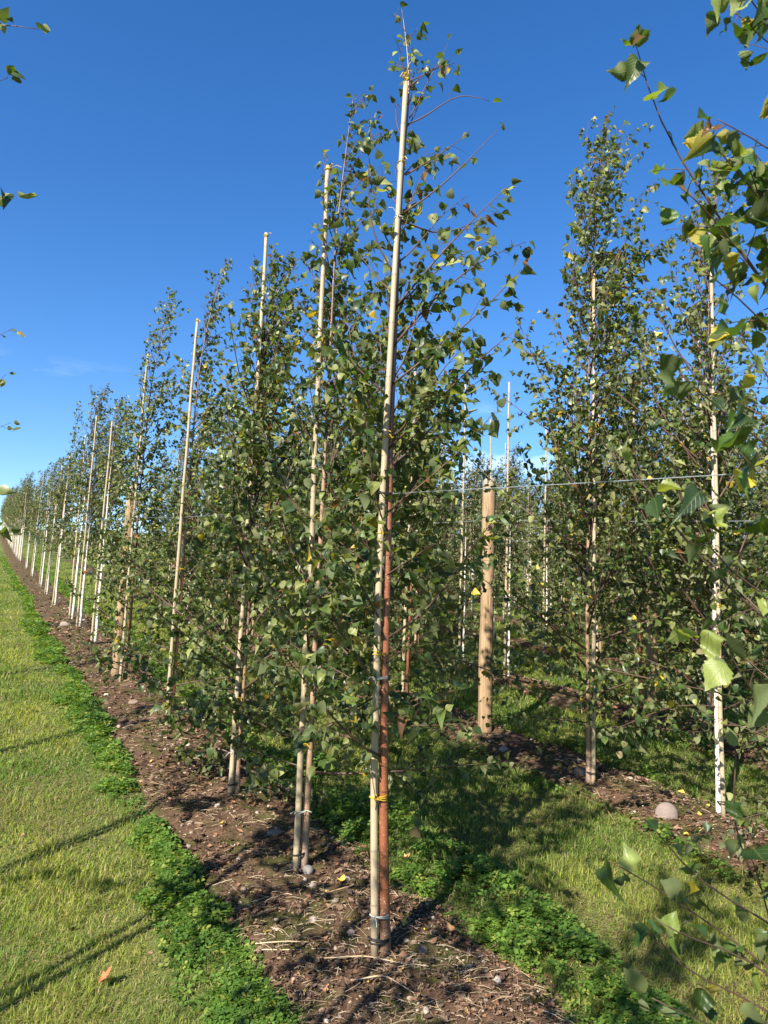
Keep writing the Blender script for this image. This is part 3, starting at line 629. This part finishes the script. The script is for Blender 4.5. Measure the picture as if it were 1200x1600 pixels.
def make_birch(seed, H, base, reach, nb, kind='mid', leaf=0.05, r0=0.019, bark_m='bark_red', branches_as_parts=True, lean=(0.08, 0.0),
               explicit=(), label='', group=None, loc=(0, 0, 0), yaw=0.0, twig_gap=0.055, leaf_gap=0.03, yellow=0.012, brown=0.014, trunk_pts=None,
               veined=False, wind=(0.36, 0.12), top_thin=0.6, name='birch_tree', low_thin=1.0, pw=0.55, front=None, front_p=0.9, pal_mul=(1, 1, 1), limb=0.0055):
    rng = np.random.default_rng(seed)
    root = thing(name, loc, label, 'tree', group); root.rotation_euler = (0, 0, yaw)
    # stem
    if trunk_pts is None:
        z = np.linspace(0, H, 16); wob = rng.normal(0, 0.006, (16, 2)); wob[0] = 0
        f = np.clip((z - 3.1) / max(H - 3.1, 0.3), 0, 1) ** 1.8
        trunk = np.stack([np.cumsum(wob[:, 0]) * 0.5 + lean[0] * f, np.cumsum(wob[:, 1]) * 0.5 + lean[1] * f, z], -1)
    else:
        trunk = np.asarray(trunk_pts, float); H = trunk[-1, 2]
    trunk[0, 2] = -0.03
    zz = trunk[:, 2]; rad = r0 * (1 - np.clip(zz / H, 0, 1)) ** 1.05 + 0.0014
    rad[0] *= 1.25
    mb = MB(); near = kind != 'far'
    fine = smooth_poly(trunk, 34) if near else trunk
    mb.tube(fine, np.interp(fine[:, 2], zz, rad), 12 if near else 6, 0)
    limbs = MB()
    twigs = MB(); LP = []; LA = []; LS = []
    def stem_at(h): return np.array([np.interp(h, zz, trunk[:, k]) for k in range(3)])
    bl = []
    for i in range(nb):
        f = (i + rng.random()) / nb; f = f ** 0.92
        h = base + (H - 0.12 - base) * f
        az = i * 2.39996 + rng.normal(0, 0.35)
        prof = (0.7 + 0.3 * min(1, f / 0.2)) * (1 - f) ** pw
        ln = reach * (1.55 * prof * rng.uniform(0.5, 1.25) + 0.2)
        el = math.radians(rng.normal(8 + 24 * min(1, f / 0.25) + 18 * f, 10))
        if front is not None and math.cos(az - front) > 0.45 and rng.random() < 0.85: az += math.pi * rng.uniform(0.5, 1.5)
        n = 8; t = np.linspace(0, 1, n)
        bend = rng.normal(0.05 + 0.35 * min(1, f / 0.3), 0.22)
        e2 = el + bend * np.sin(t * 2.2)
        o = np.array([math.cos(az), math.sin(az)])
        step = ln / (n - 1); P = [stem_at(h)]
        az2 = az + np.cumsum(rng.normal(0, 0.09, n))
        for k in range(1, n):
            dv = np.array([math.cos(az2[k]) * math.cos(e2[k]), math.sin(az2[k]) * math.cos(e2[k]), math.sin(e2[k])])
            w_ = t[k] ** 2 * (0.3 + f); dv[0] += wind[0] * w_ * 1.1; dv[1] += wind[1] * w_ * 0.8; dv[2] -= 0.18 * w_
            P.append(P[-1] + dv * step)
        bl.append((np.array(P), f, 1.0))
    for (P, dens) in explicit: bl.append((smooth_poly(P, 9), 0.7, dens))
    for (P, f, dens) in bl:
        seg = np.linalg.norm(np.diff(P, axis=0), axis=1); ln = seg.sum()
        br = min(0.0014 + limb * ln, 0.75 * float(np.interp(P[0][2], zz, rad)) + 0.0006)
        tgt = limbs
        if branches_as_parts: tgt = MB()
        else: tgt = mb
        tgt.tube(P, np.linspace(br, 0.0011, len(P)), 6 if near else 3, 1)
        if branches_as_parts: tgt.build('branch', [M[bark_m], M['twig']], root)
        cum = np.concatenate([[0], np.cumsum(seg)])
        side = 1
        dd = 0.1 * ln + 0.03
        while dd < ln:
            p = np.array([np.interp(dd, cum, P[:, k]) for k in range(3)])
            k = min(np.searchsorted(cum, dd), len(P) - 1); bd = P[k] - P[k - 1]; bd /= np.linalg.norm(bd) + 1e-9
            rnd = rng.normal(size=3); sd_ = np.cross(bd, rnd); sd_ /= np.linalg.norm(sd_) + 1e-9
            rem = ln - dd
            tl = min(0.045 + 0.3 * rem, 0.24) * rng.uniform(0.5, 1.3)
            if rng.random() < (0.86 if dens == 1.0 else 0.5 * dens):
                td = bd * 0.75 + sd_ * 0.8 + np.array([wind[0] * 0.3, wind[1] * 0.3, 0.1]); td /= np.linalg.norm(td)
                tt = np.linspace(0, 1, 4)[:, None]
                Q = p + td * tl * tt + np.array([0, 0, -1]) * (0.22 * tl * tt ** 2)
                twigs.tube(Q, np.linspace(0.0012, 0.0006, 4) * (1 if near else 1.5), 4 if near else 3, 1, cap=False)
                ng = max(2, int(tl / leaf_gap))
                for g in range(ng):
                    w = 0.15 + 0.85 * (g + rng.random() * 0.6) / ng
                    LP.append(p + td * tl * w - np.array([0, 0, 0.22 * tl * w * w])); LA.append(td)
            else:
                LP.append(p); LA.append(sd_)
            LP.append(p) if rng.random() < 0.5 * dens else None
            if len(LP) > len(LA): LA.append(sd_)
            dd += twig_gap * rng.uniform(0.7, 1.3) / max(dens, 0.3)
        LP.append(P[-1]); LA.append((P[-1] - P[-2]) / (np.linalg.norm(P[-1] - P[-2]) + 1e-9))
    for h in np.concatenate([np.arange(H * 0.86, H, 0.05), np.arange(H - 0.14, H, 0.012)]):
        LP.append(stem_at(h)); a = rng.uniform(0, 6.28); LA.append(np.array([math.cos(a), math.sin(a), 0.4]))
    LP = np.array(LP); LA = np.array(LA); n = len(LP)
    if top_thin < 1:
        keep = rng.random(n) < np.interp(LP[:, 2] / H, [0.45, 0.68, 0.85, 0.97], [1, 0.4 + 0.6 * top_thin, top_thin, 0.5 + 0.5 * top_thin]); LP, LA = LP[keep], LA[keep]; n = len(LP)
    if low_thin < 1:
        keep = rng.random(n) < np.interp(LP[:, 2] / H, [0.2, 0.5], [low_thin, 1]); LP, LA = LP[keep], LA[keep]; n = len(LP)
    A = LA * 0.55 + rng.normal(0, 0.5, (n, 3)) + np.array([wind[0], wind[1], -0.55]); A /= np.linalg.norm(A, axis=1)[:, None]
    size = np.clip(rng.normal(leaf, leaf * 0.2, n), leaf * 0.45, leaf * 1.5) * np.interp(LP[:, 2] / H, [0, 0.75, 1], [1.0, 0.95, 0.8])
    if front is not None:          # the pruned side towards the alley, where the cane is tied, carries few leaves
        st = np.stack([np.interp(LP[:, 2], zz, trunk[:, k]) for k in range(2)], -1); dl = LP[:, :2] - st
        fd = np.array([math.cos(front), math.sin(front)]); al = dl @ fd; ac = np.abs(dl @ np.array([-fd[1], fd[0]]))
        keep = ~((al > -0.02) & (ac < 0.05) & (rng.random(n) < front_p)); LP, LA, size = LP[keep], LA[keep], size[keep]; n = len(LP)
        A = A[keep]
    LP = LP + LA * 0.006 + A * 0.012
    leaves_into(twigs, rng, LP, A, kind, size, 0, leaf_colours(rng, n, yellow, brown) * np.array(pal_mul))
    tr = mb.build('trunk', [M[bark_m], M['twig']], root)
    twigs.build('crown', [M['leaf_veined' if veined else 'leaf'], M['twig']], root, luv=veined)
    return root

def make_stake(x, y, L, r, seed, label, group, ties=(), side=(1, 0.1), tr=0.018, name='bamboo_stake', gap=None, lean=(0, 0), path=None):
    """bamboo cane with knots; ties loop round cane and stem (which stands at +side)"""
    rng = np.random.default_rng(seed); z0 = float(gz(x, y))
    root = thing(name, (x, y, z0), label, 'stake', group)
    zs = [-0.05]; rs = [r * 1.02]; cs = []
    base = np.array([0.36, 0.29, 0.195]) * rng.uniform(0.9, 1.08)
    cols = [base]
    nz = 0.12 + rng.random() * 0.12
    kn = []
    while nz < L - 0.04:
        kn.append(nz); nz += rng.uniform(0.19, 0.3)
    for kz in kn:
        taper = 1 - 0.28 * kz / L
        for dz, k, c in ((-0.02, 1.0, 1), (-0.005, 1.09, .92), (0.0, 1.1, .5), (0.004, 1.02, .72), (0.012, 0.985, 1.02)):
            zs.append(kz + dz); rs.append(r * taper * k); cols.append(base * c)
    zs += [L]; rs += [r * 0.72]; cols.append(base)
    zs = np.array(zs); off = np.interp(zs, [0] + kn + [L], np.concatenate([[0], np.cumsum(rng.normal(0, 0.0025, len(kn) + 1))]))
    off2 = np.interp(zs, [0] + kn + [L], np.concatenate([[0], np.cumsum(rng.normal(0, 0.0025, len(kn) + 1))]))
    P = np.stack([off + lean[0] * zs, off2 + lean[1] * zs, zs], -1)
    if path is not None: P[:, 0] = np.interp(zs, path[:, 2], path[:, 0])
    mb = MB(); sides = 14 if r > 0.012 and ties else 8
    mb.tube(P, np.array(rs), sides, 0, np.vstack([np.repeat(np.array(cols), sides, 0), cols[0], cols[-1]]))
    cane = mb.build('cane', M['bamboo'], root)
    sd_ = np.array([side[0], side[1], 0.0]); sd_ /= np.linalg.norm(sd_); pr = np.array([-sd_[1], sd_[0], 0])
    for (tz, mat, wraps, wide) in ties:
        tb = MB(); a = np.linspace(0, 2 * math.pi, 25)
        rr = r * (1 - 0.28 * tz / L); t2 = max(0.004, tr * (1 - tz / 4.3))
        px_ = np.interp(tz, zs, P[:, 0]); py_ = np.interp(tz, zs, P[:, 1])
        cx = (rr + t2) * (0.5 if not wide else 0.5)
        for w in range(wraps):
            tilt = rng.normal(0, 0.25); ex = rr + t2 + 0.003 if tz < L - 0.05 else rr + 0.004
            cen = np.array([px_, py_, tz + (w - wraps / 2) * 0.006 + rng.normal(0, 0.001)]) + sd_ * (t2 if tz < L - 0.05 else 0)
            C = cen + sd_[None] * (np.cos(a) * ex)[:, None] + pr[None] * (np.sin(a) * (max(rr, t2) + 0.003))[:, None]
            C[:, 2] += tilt * 0.02 * np.cos(a)
            tb.tube(C, 0.0022 if mat != 'black_tie' else 0.0034, 5, 0, cap=False)
        if mat != 'black_tie':      # loose ends of the knot
            e0 = np.array([px_, py_, tz]) - pr * (rr + 0.004)
            for q in range(2):
                dv = np.array([rng.normal(0, .03), -0.02, rng.normal(0, .02)])
                tb.tube(np.array([e0, e0 + dv * 0.6 + np.array([0, -.006, .004]), e0 + dv + np.array([0, 0, -.012])]), 0.0019, 4, 0, cap=False)
        tb.build('tie', M[mat], root)
    return root

GR1 = 'birches of the front row'; GS1 = 'bamboo stakes of the front row'
Yt, Bt, Pt = 'yellow_tie', 'black_tie', 'pale_tie'

# --- the nearest whole tree
x1, y1 = onground(586, 1512)
tx, ty = onground(603, 1507)
z1 = float(gz(tx, ty))
YD = y1 + 0.005
def rel(px, py, dy=0.0):
    return at(px, py, YD + dy) - np.array([tx, ty, z1])
def stem_pts():
    pts = [(603, 1507), (601, 1440), (599, 1330), (599, 1200), (601, 1060), (604, 940), (608, 820), (609, 720), (614, 600), (620, 480), (624, 340), (633, 220), (640, 150), (639, 90), (634, 45), (628, 4)]
    P = np.array([rel(*p) for p in pts]); P[:, 1] = np.linspace(0, 0.02, len(P)); return P
sp = stem_pts()
def br(p0, *rest, dy=0.0, dens=1.0):
    P = [rel(*p0)]; n = len(rest)
    for i, p in enumerate(rest): P.append(rel(p[0], p[1], dy * (i + 1) / n))
    P[0][1] = 0.0
    return (np.array(P), dens)
exp1 = [br((637, 190), (668, 182), (705, 150), (735, 148), (765, 158), dy=-.05, dens=.35),
        br((630, 330), (680, 300), (735, 248), (780, 200), dy=-.1, dens=.5),
        br((634, 270), (690, 240), (735, 205), dy=.1, dens=.6),
        br((640, 180), (668, 130), (700, 68), dy=.1, dens=.6),
        br((640, 120), (622, 85), (634, 55), dy=-.05, dens=.6),
        br((616, 480), (660, 430), (730, 350), (795, 290), dy=-.1, dens=1.0),
        br((614, 540), (680, 460), (760, 400), (822, 378), dy=.05, dens=1.0),
        br((611, 600), (690, 540), (770, 470), (815, 420), dy=-.15, dens=1.0),
        br((607, 700), (690, 620), (750, 560), (800, 520), dy=-.25, dens=1.0),
        br((624, 340), (690, 370), (780, 330), dy=.25, dens=.9),
        br((606, 690), (560, 600), (520, 560), dy=-.3, dens=1.0),
        br((620, 430), (585, 380), (572, 300), (578, 240), dy=-.1, dens=.8),
        br((604, 800), (680, 740), (735, 690), (775, 640), dy=-.25, dens=1.0),
        br((602, 900), (660, 860), (700, 840), (722, 832), dy=-.2, dens=.9),
        br((600, 1040), (650, 1000), (690, 975), dy=-.2, dens=.9),
        br((601, 1130), (640, 1105), (680, 1088), (712, 1078), dy=-.1, dens=.8),
        br((601, 1232), (635, 1200), (670, 1178), dy=-.05, dens=.5),
        br((599, 1090), (540, 1000), (500, 930), dy=-.25, dens=1.0),
        br((600, 980), (545, 880), (500, 830), dy=-.35, dens=1.0),
        br((600, 1270), (585, 1245), (578, 1180), dy=-.05, dens=.3),
        br((606, 1375), (618, 1330), (640, 1290), dy=.02, dens=.12)]
make_birch(101, 4.2, 0.72, 0.6, 60, 'mid', 0.044, 0.0215, 'bark_red', True, explicit=exp1, trunk_pts=sp, loc=(tx, ty, z1),
           label='nearest whole birch with coppery red stem in the middle of the picture', group=GR1, veined=True, wind=(0.3, 0.1), top_thin=0.3, leaf_gap=0.023, twig_gap=0.042, pw=0.95, front=-1.62)
SPY = [1512, 1380, 1245, 1058, 900, 770, 600, 350, 115]
sx_ = np.array([at(px, py, y1) - np.array([x1, y1, float(gz(x1, y1))]) for px, py in ((586, 1512), (585, 1380), (584, 1245), (588, 1058), (592, 900), (598, 770), (607, 600), (621, 350), (635, 115))])
make_stake(x1, y1, 3.86, 0.0162, 1, 'nearest bamboo stake tied beside the coppery red birch stem', GS1,
           [(float(np.interp(-q, -np.array(SPY), sx_[:, 2])), m_, w_, 0) for q, m_, w_ in ((1468, Bt, 3), (1430, Pt, 2), (1245, Yt, 3), (1058, Pt, 2), (1020, Yt, 2), (832, Yt, 1), (770, Bt, 2), (683, Yt, 1), (340, Pt, 1), (255, Yt, 1), (119, Yt, 3))], side=(1, 0.1), tr=0.0195, path=sx_)

# --- the next four of the front row
spec = [  # stake foot px, height of tree, crown foot, reach, branches, stake length, label tail, bark
    ((461, 1377), (474, 1372), 4.3, 0.45, 0.7, 74, 3.82, 0.026, 'second', 'bark_tan', 'half hidden behind the nearest tree', 0.55),
    ((358, 1258), (369, 1255), 3.7, 0.22, 0.8, 84, 3.86, 0.02, 'third', 'bark_tan', 'with low leafy branches and its bare stake tip above', 0.85),
    ((260, 1142), (267, 1140), 4.4, 0.36, 0.68, 70, 3.76, 0.02, 'fourth', 'bark_red', 'with a reddish stem beside open soil', 0.6),
    ((187, 1074), (194, 1072), 4.7, 0.25, 0.68, 68, 3.85, 0.02, 'fifth', 'bark_red', 'standing beside the front wooden post', 0.6)]
for i, (sf, tf, H, cb, rc, nb, SL, sr, nth, bk, tail, tt_) in enumerate(spec):
    x, y = onground(*sf); a, b = onground(*tf)
    make_birch(200 + i, H, cb, rc, nb, 'mid', 0.041, 0.018, bk, True, loc=(a, b, float(gz(a, b))), label='%s birch along the front row, %s' % (nth, tail), group=GR1,
               lean=([0.05, 0.15, 0.2, 0.2][i], 0.02), top_thin=tt_, veined=False, leaf_gap=0.023, twig_gap=0.042, pw=[.8, .6, .85, .7][i], front=[-1.75, None, -1.85, None][i], front_p=0.25)
    tz = [(0.13, Bt, 2, 0), (0.33, Pt, 1, 0), (0.66, Yt, 3, 0), (1.4, Yt, 1, 0), (2.0, Bt, 1, 0), (2.8, Yt, 1, 0), (SL - 0.02, Yt, 2, 0)]
    make_stake(x, y, SL, 0.0165, 20 + i, '%s bamboo stake along the front row, tied to its birch' % nth, GS1, tz, side=(a - x, b - y), tr=0.018)

# --- far trees: a few kinds, then copies that share their meshes
def proto(seed, H, cb, rc, nb, bk, **kw):
    return make_birch(seed, H, cb, rc, nb, 'far', 0.045, 0.021, bk, False, label='x', leaf_gap=0.026, twig_gap=0.046, **({'front': -1.7, 'front_p': 0.4} if cb > 0.9 else {}), **kw)
LOWK = [proto(301, 4.0, 0.28, 0.82, 78, 'bark_tan'), proto(302, 4.3, 0.25, 0.82, 80, 'bark_red', lean=(.15, 0)), proto(303, 3.7, 0.28, 0.84, 74, 'bark_tan'), proto(304, 4.5, 0.25, 0.8, 80, 'bark_white', lean=(.18, .05))]
HIGHK = [proto(311, 3.7, 1.15, 0.66, 60, 'bark_white'), proto(312, 4.1, 1.05, 0.7, 64, 'bark_white', lean=(.15, 0)), proto(313, 3.5, 1.15, 0.64, 58, 'bark_white')]
used = set()
def place(kind, idx, x, y, sc, yaw, label, group):
    p = kind[idx]
    o = p if p.name not in used else copy_tree(p)
    used.add(p.name)
    o.location = (x, y, float(gz(x, y))); o.rotation_euler = (0, 0, yaw); o.scale = (sc, sc, sc)
    tag(o, label, 'tree', group); return o
STK = []
def place_stake(x, y, lean, yaw, sc, label, group):
    if not STK:
        for k in range(3):
            STK.append([make_stake(0, 0, 3.85, 0.017, 400 + k, 'x', None, [(0.12, Bt, 2, 0), (0.75, Yt, 1, 0), (2.1, Bt, 1, 0)], side=(1, 0)), False])
    e = STK[int(RNG.integers(0, 3))]
    o = e[0] if not e[1] else copy_tree(e[0]); e[1] = True
    o.location = (x, y, float(gz(x, y))); o.rotation_euler = (lean[0], lean[1], yaw); o.scale = (1, 1, sc)
    tag(o, label, 'stake', group); return o

ORD = ['', 'first', 'second', 'third', 'fourth', 'fifth', 'sixth', 'seventh', 'eighth', 'ninth', 'tenth', 'eleventh', 'twelfth', 'thirteenth', 'fourteenth', 'fifteenth', 'sixteenth', 'seventeenth', 'eighteenth', 'nineteenth', 'twentieth']
s_list = []
for p in ((135, 1013), (118, 985), (106, 972), (88, 950), (76, 933), (66, 921), (56, 906), (47, 896), (39, 886)):
    x, y = onground(*p); u, s = to_us(x, y); s_list.append(s)
s = s_list[-1]
while s < 95:
    s += 1.5 + 0.012 * s; s_list.append(s)
for i, s in enumerate(s_list):
    n = i + 6; x, y = us(1.52 + RNG.normal(0, 0.03), s)
    lab = ('white stemmed birch, %s along the front row from the camera' % ORD[n]) if n <= 14 else 'small far birch towards the vanishing end of the front row'
    place(HIGHK, int(RNG.integers(0, 3)), x + 0.05, y + 0.02, RNG.uniform(1.0, 1.16), RNG.uniform(-0.5, 0.5), lab, GR1 if n <= 14 else 'far end of the front row')
    lab = ('%s bamboo stake along the front row, against a white birch stem' % ORD[n]) if n <= 14 else 'thin pale stake towards the vanishing end of the front row'
    place_stake(x, y, (RNG.normal(0, .012), RNG.normal(0.012, .014)), RNG.uniform(-.4, .4), RNG.uniform(0.88, 1.03), lab, GS1 if n <= 14 else 'stakes at the far end of the front row')

# --- second row, near part by pixel
G2 = 'birches of the second row'; GS2 = 'bamboo stakes of the second row'
for i, (sf, tf, H, cb, rc, nb, SL, lab, lab2, bk, wd) in enumerate([
        ((927, 1238), (920, 1236), 4.95, 0.38, 0.88, 116, 3.75, 'dense tall birch of the second row standing right of the wooden post', 'bamboo stake of the dense tall birch right of the wooden post', 'bark_tan', 0.8),
        ((1131, 1288), (1124, 1283), 4.4, 0.45, 0.82, 82, 4.0, 'second row birch at the right, behind the big near leaves', 'pale tall stake at the right behind the big near leaves', 'bark_white', 0.5)]):
    x, y = onground(*sf); a, b = onground(*tf)
    make_birch(230 + i, H, cb, rc, nb, 'mid', 0.041, 0.016, bk, True, loc=(a, b, float(gz(a, b))), label=lab, group=G2, lean=(0.12, 0.02), top_thin=wd, leaf_gap=0.028, twig_gap=0.05, yellow=0.02, front=[None, -1.15][i], front_p=0.5)
    make_stake(x, y, SL, 0.0145, 40 + i, lab2, GS2, [(0.13, Bt, 2, 0), (1.33, Yt, 3, 0), (1.86, Bt, 1, 0), (2.6, Yt, 1, 0), (SL - .03, Yt, 1, 0)], side=(a - x, b - y), tr=0.018)
xp, yp = onground(757, 1152)

def in_view(x, y, margin=160, top=4.2):
    q = np.array([[x, y, gz(x, y)], [x, y, gz(x, y) + top]]); px, py, z = project(q)
    return (z > 0.5).all() and ((px > -margin) & (px < 1200 + margin)).any()
rownames = {1: 'second', 2: 'third', 3: 'fourth', 4: 'fifth', 5: 'sixth', 6: 'seventh', 7: 'eighth', 8: 'ninth', 9: 'tenth'}
row_s = {1: [2.0, 6.45, 7.6, 8.7, 9.9, 11.2, 12.6, 14.2, 15.8, 17.6, 19.5],
         2: None}
r3 = [to_us(*onground(*p))[1] for p in ((1105, 1160), (983, 1130), (808, 1065), (741, 1046))]
row_s[2] = [r3[0] - 1.1] + r3 + [r3[-1] + 1.15 * k for k in range(1, 12)]
for r in range(1, 10):
    u0 = ROWS[r]
    if r not in row_s or row_s[r] is None:
        s_ = -1.0; lst = []
        gap = 1.2 + 0.05 * r
        while s_ < 16 + 2.2 * r:
            lst.append(s_); s_ += gap * RNG.uniform(0.85, 1.25)
    else: lst = row_s[r]
    for s in lst:
        x, y = us(u0 + RNG.normal(0, 0.04), s)
        if not in_view(x, y) : continue
        px, py, z = project(np.array([x, y, gz(x, y)]))
        if px < 60: continue
        kx = HIGHK if (r >= 2 and 680 < px < 880) else LOWK
        sc = RNG.uniform(0.88, 1.05)
        if r == 2 and 680 < px < 880: sc = 0.72      # the gap behind the wooden post shows low, slim young trees
        if r == 3 and 680 < px < 880: sc = 0.75
        place(kx, int(RNG.integers(0, len(kx))), x, y, sc, RNG.uniform(-0.7, 0.7), 'leafy birch in the %s row, one of many alike' % rownames[r], 'birches of the %s row further back' % rownames[r])
        place_stake(x - 0.05, y - 0.02, (RNG.normal(0, .01), RNG.normal(0, .01)), RNG.uniform(-.4, .4), RNG.uniform(0.86, 1.03), 'pale bamboo stake in the %s row, one of many alike' % rownames[r], 'stakes of the %s row further back' % rownames[r])

# --- the row on the left, just outside the frame; its stems and crowns shade the lawn
def lex(i, x, y):
    o = np.array([x, y, float(gz(x, y))])
    T = {3: [((0, 0, 3.2), (-140, 90, 2.8), (-40, 30, 2.75), (62, 46, 2.7)), ((0, 0, 3.0), (-120, 170, 2.8), (12, 122, 2.75))],
         4: [((0, 0, 2.9), (-70, 560, 5.0), (22, 512, 5.0)), ((0, 0, 2.6), (-60, 640, 5.0), (10, 585, 5.0)), ((0, 0, 2.3), (-60, 690, 5.0), (18, 660, 5.0))]}
    return [(np.array([(0, 0, b[0][2])] + [at(*q) - o for q in b[1:]]), 0.8) for b in T.get(i, [])]
GL = 'row beyond the left edge'
for i, s in enumerate([0.1, 1.1, 2.39, 3.53, 5.7, 9.0, 13.0]):
    x, y = us(-0.9, s)
    make_birch(260 + i, 4.2, 1.75, 0.6, [34, 24, 52, 20, 24, 24, 24][i], 'mid', 0.05, 0.028, 'bark_tan', False, loc=(x, y, float(gz(x, y))), label='birch of the row beyond the left edge, only its outer leaves showing', group='birches of the ' + GL,
               leaf_gap=0.03, twig_gap=0.06, explicit=lex(i, x, y))
    make_stake(x - 0.05, y + 0.03, 3.8, 0.018, 280 + i, 'bamboo stake of the row beyond the left edge, its shadow on the lawn', 'stakes of the ' + GL, [(0.7, Yt, 2, 0)], side=(0.05, -0.03), tr=0.026)

# --- big leaves close to the lens: the birch just outside the right edge
xf, yf = us(1.62, 0.66); zf = float(gz(xf, yf)); of = np.array([xf, yf, zf])
def fb(*pts, Y0=1.5, Y1=1.2, dens=1.0):
    n = len(pts); P = [at(p[0], p[1], Y0 + (Y1 - Y0) * i / (n - 1)) - of for i, p in enumerate(pts)]
    return (np.array([(0.0, 0.0, max(0.15, P[0][2] - 0.12))] + P), dens)
expf = [fb((1290, 640), (1200, 430), (1100, 310), (1045, 230), (1010, 140), (998, 85), Y1=1.35, dens=1.2),
        fb((1280, 560), (1190, 440), (1110, 330), (1060, 290), Y1=1.3, dens=1.2),
        fb((1290, 480), (1210, 330), (1150, 270), (1095, 200), Y1=1.3, dens=1.2),
        fb((1300, 330), (1230, 250), (1175, 215), (1120, 186), Y1=1.4, dens=1.2),
        fb((1330, 180), (1260, 110), (1200, 70), (1150, 20), Y1=1.3, dens=1.2),
        fb((1300, 200), (1240, 100), (1190, 20), (1150, -30), Y1=1.2, dens=1.2),
        fb((1330, 320), (1270, 230), (1215, 170), Y1=1.3, dens=1.2),
        fb((1300, 560), (1230, 400), (1190, 320), (1170, 260), Y1=1.3, dens=1.2),
        fb((1300, 640), (1210, 520), (1150, 460), (1095, 420), Y1=1.25, dens=1.2),
        fb((1310, 420), (1230, 300), (1180, 240), Y1=1.3, dens=1.2),
        fb((1290, 1050), (1200, 970), (1100, 890), (1040, 800), (985, 730), Y1=1.25, dens=.6),
        fb((1290, 1000), (1180, 920), (1095, 860), (1090, 770), Y1=1.2, dens=.6),
        fb((1290, 780), (1210, 700), (1120, 640), (1060, 580), Y1=1.25, dens=.7),
        fb((1290, 700), (1220, 620), (1160, 530), Y1=1.3, dens=.9),
        fb((1290, 860), (1220, 780), (1150, 700), Y1=1.3, dens=.8),
        fb((1290, 1200), (1230, 1140), (1170, 1080), (1140, 1020), Y1=1.25, dens=.6),
        fb((1270, 1480), (1180, 1390), (1140, 1290), (1150, 1180), Y0=1.7, Y1=1.45, dens=.44),
        fb((1270, 1480), (1170, 1420), (1100, 1390), (1050, 1330), (1010, 1280), Y0=1.7, Y1=1.5, dens=.44),
        fb((1270, 1560), (1150, 1470), (1060, 1410), (985, 1360), (950, 1345), Y0=1.7, Y1=1.5, dens=.44),
        fb((1270, 1580), (1170, 1490), (1080, 1470), (1030, 1440), Y0=1.7, Y1=1.45, dens=.44),
        fb((1270, 1620), (1180, 1560), (1110, 1540), (1040, 1500), (1020, 1450), Y0=1.7, Y1=1.45, dens=.44),
        fb((1270, 1680), (1160, 1620), (1080, 1590), (1020, 1560), Y0=1.7, Y1=1.45, dens=.44),
        fb((1270, 1600), (1210, 1480), (1190, 1380), (1170, 1330), Y0=1.7, Y1=1.45, dens=.44)]
make_birch(501, 4.0, 3.2, 0.3, 6, 'fine', 0.044, 0.02, 'bark_red', True, explicit=expf, loc=(xf, yf, zf),
           label='close birch reaching in from the right edge with big sharp leaves', group=GR1, veined=True, leaf_gap=0.03, twig_gap=0.055, yellow=0.06, brown=0.025, wind=(-0.1, 0), lean=(0.1, -0.1), limb=0.002, pal_mul=(0.85, 0.95, 0.75))

# ------------------------------------------------------------------ posts and wires
def post(px, py, H, r, label, seed, xy=None):
    x, y = xy if xy else onground(px, py); rng = np.random.default_rng(seed)
    z = np.array([-0.1, 0, .3, .7, 1.1, 1.5, 1.9, H - .012, H - .003, H]); rad = r * np.array([1.06, 1.05, 1.03, 1.02, 1.0, .99, .985, .975, .95, .9])
    P = np.stack([rng.normal(0, .003, 10), rng.normal(0, .003, 10), z], -1)
    root = thing('wooden_post', (x, y, float(gz(x, y))), label, 'post', 'wooden trellis posts')
    mb = MB(); mb.tube(P, rad, 24); mb.build('pole', M['post'], root)
    st = MB(); st.tube(np.array([(-0.014, -r - .001, H - .42), (-0.014, -r - .006, H - .42), (0.014, -r - .006, H - .42), (0.014, -r - .001, H - .42)]), 0.002, 5); st.build('staple', M['wire'], root)
    return x, y
p2 = post(757, 1152, 2.26, 0.06, 'round brown wooden post in the second row, in the gap right of centre', 1)
x_, y_ = onground(181, 1062)
p1 = post(181, 1062, 2.3, 0.056, 'weathered round wooden post in the front row beside the fifth birch', 2)
for k, (px, py) in enumerate(((1017, 1085),)):
    p3 = onground(1020, 1142); post(0, 0, 2.2, 0.05, 'orange brown post half hidden by leaves in the third row', 3, p3)

def wire(u0, s0, s1, h, r, label, hooks):
    mb = MB(); ss = np.linspace(s0, s1, 60); hh = h + 0.04 * np.abs(np.sin((ss - hooks) * math.pi / 6.0)) * -1
    x, y = us(np.full(60, u0), ss); mb.tube(np.stack([x, y, gz(x, y) + hh], -1), r, 6)
    tag(mb.build('trellis_wire', M['wire']), label, 'wire', 'wires along the rows')
wire(1.53, -1.0, 9.2, float(np.interp(-770, -np.array(SPY), sx_[:, 2])), 0.0014, 'pale trellis wire of the front row tied to the nearest stake', 2.65)
wire(3.93, 0.5, 14, 1.9, 0.002, 'thin trellis wire of the second row at the wooden post', 5.16)
wire(5.68, 0.5, 18, 1.75, 0.002, 'faint trellis wire along the third row', 5.2)
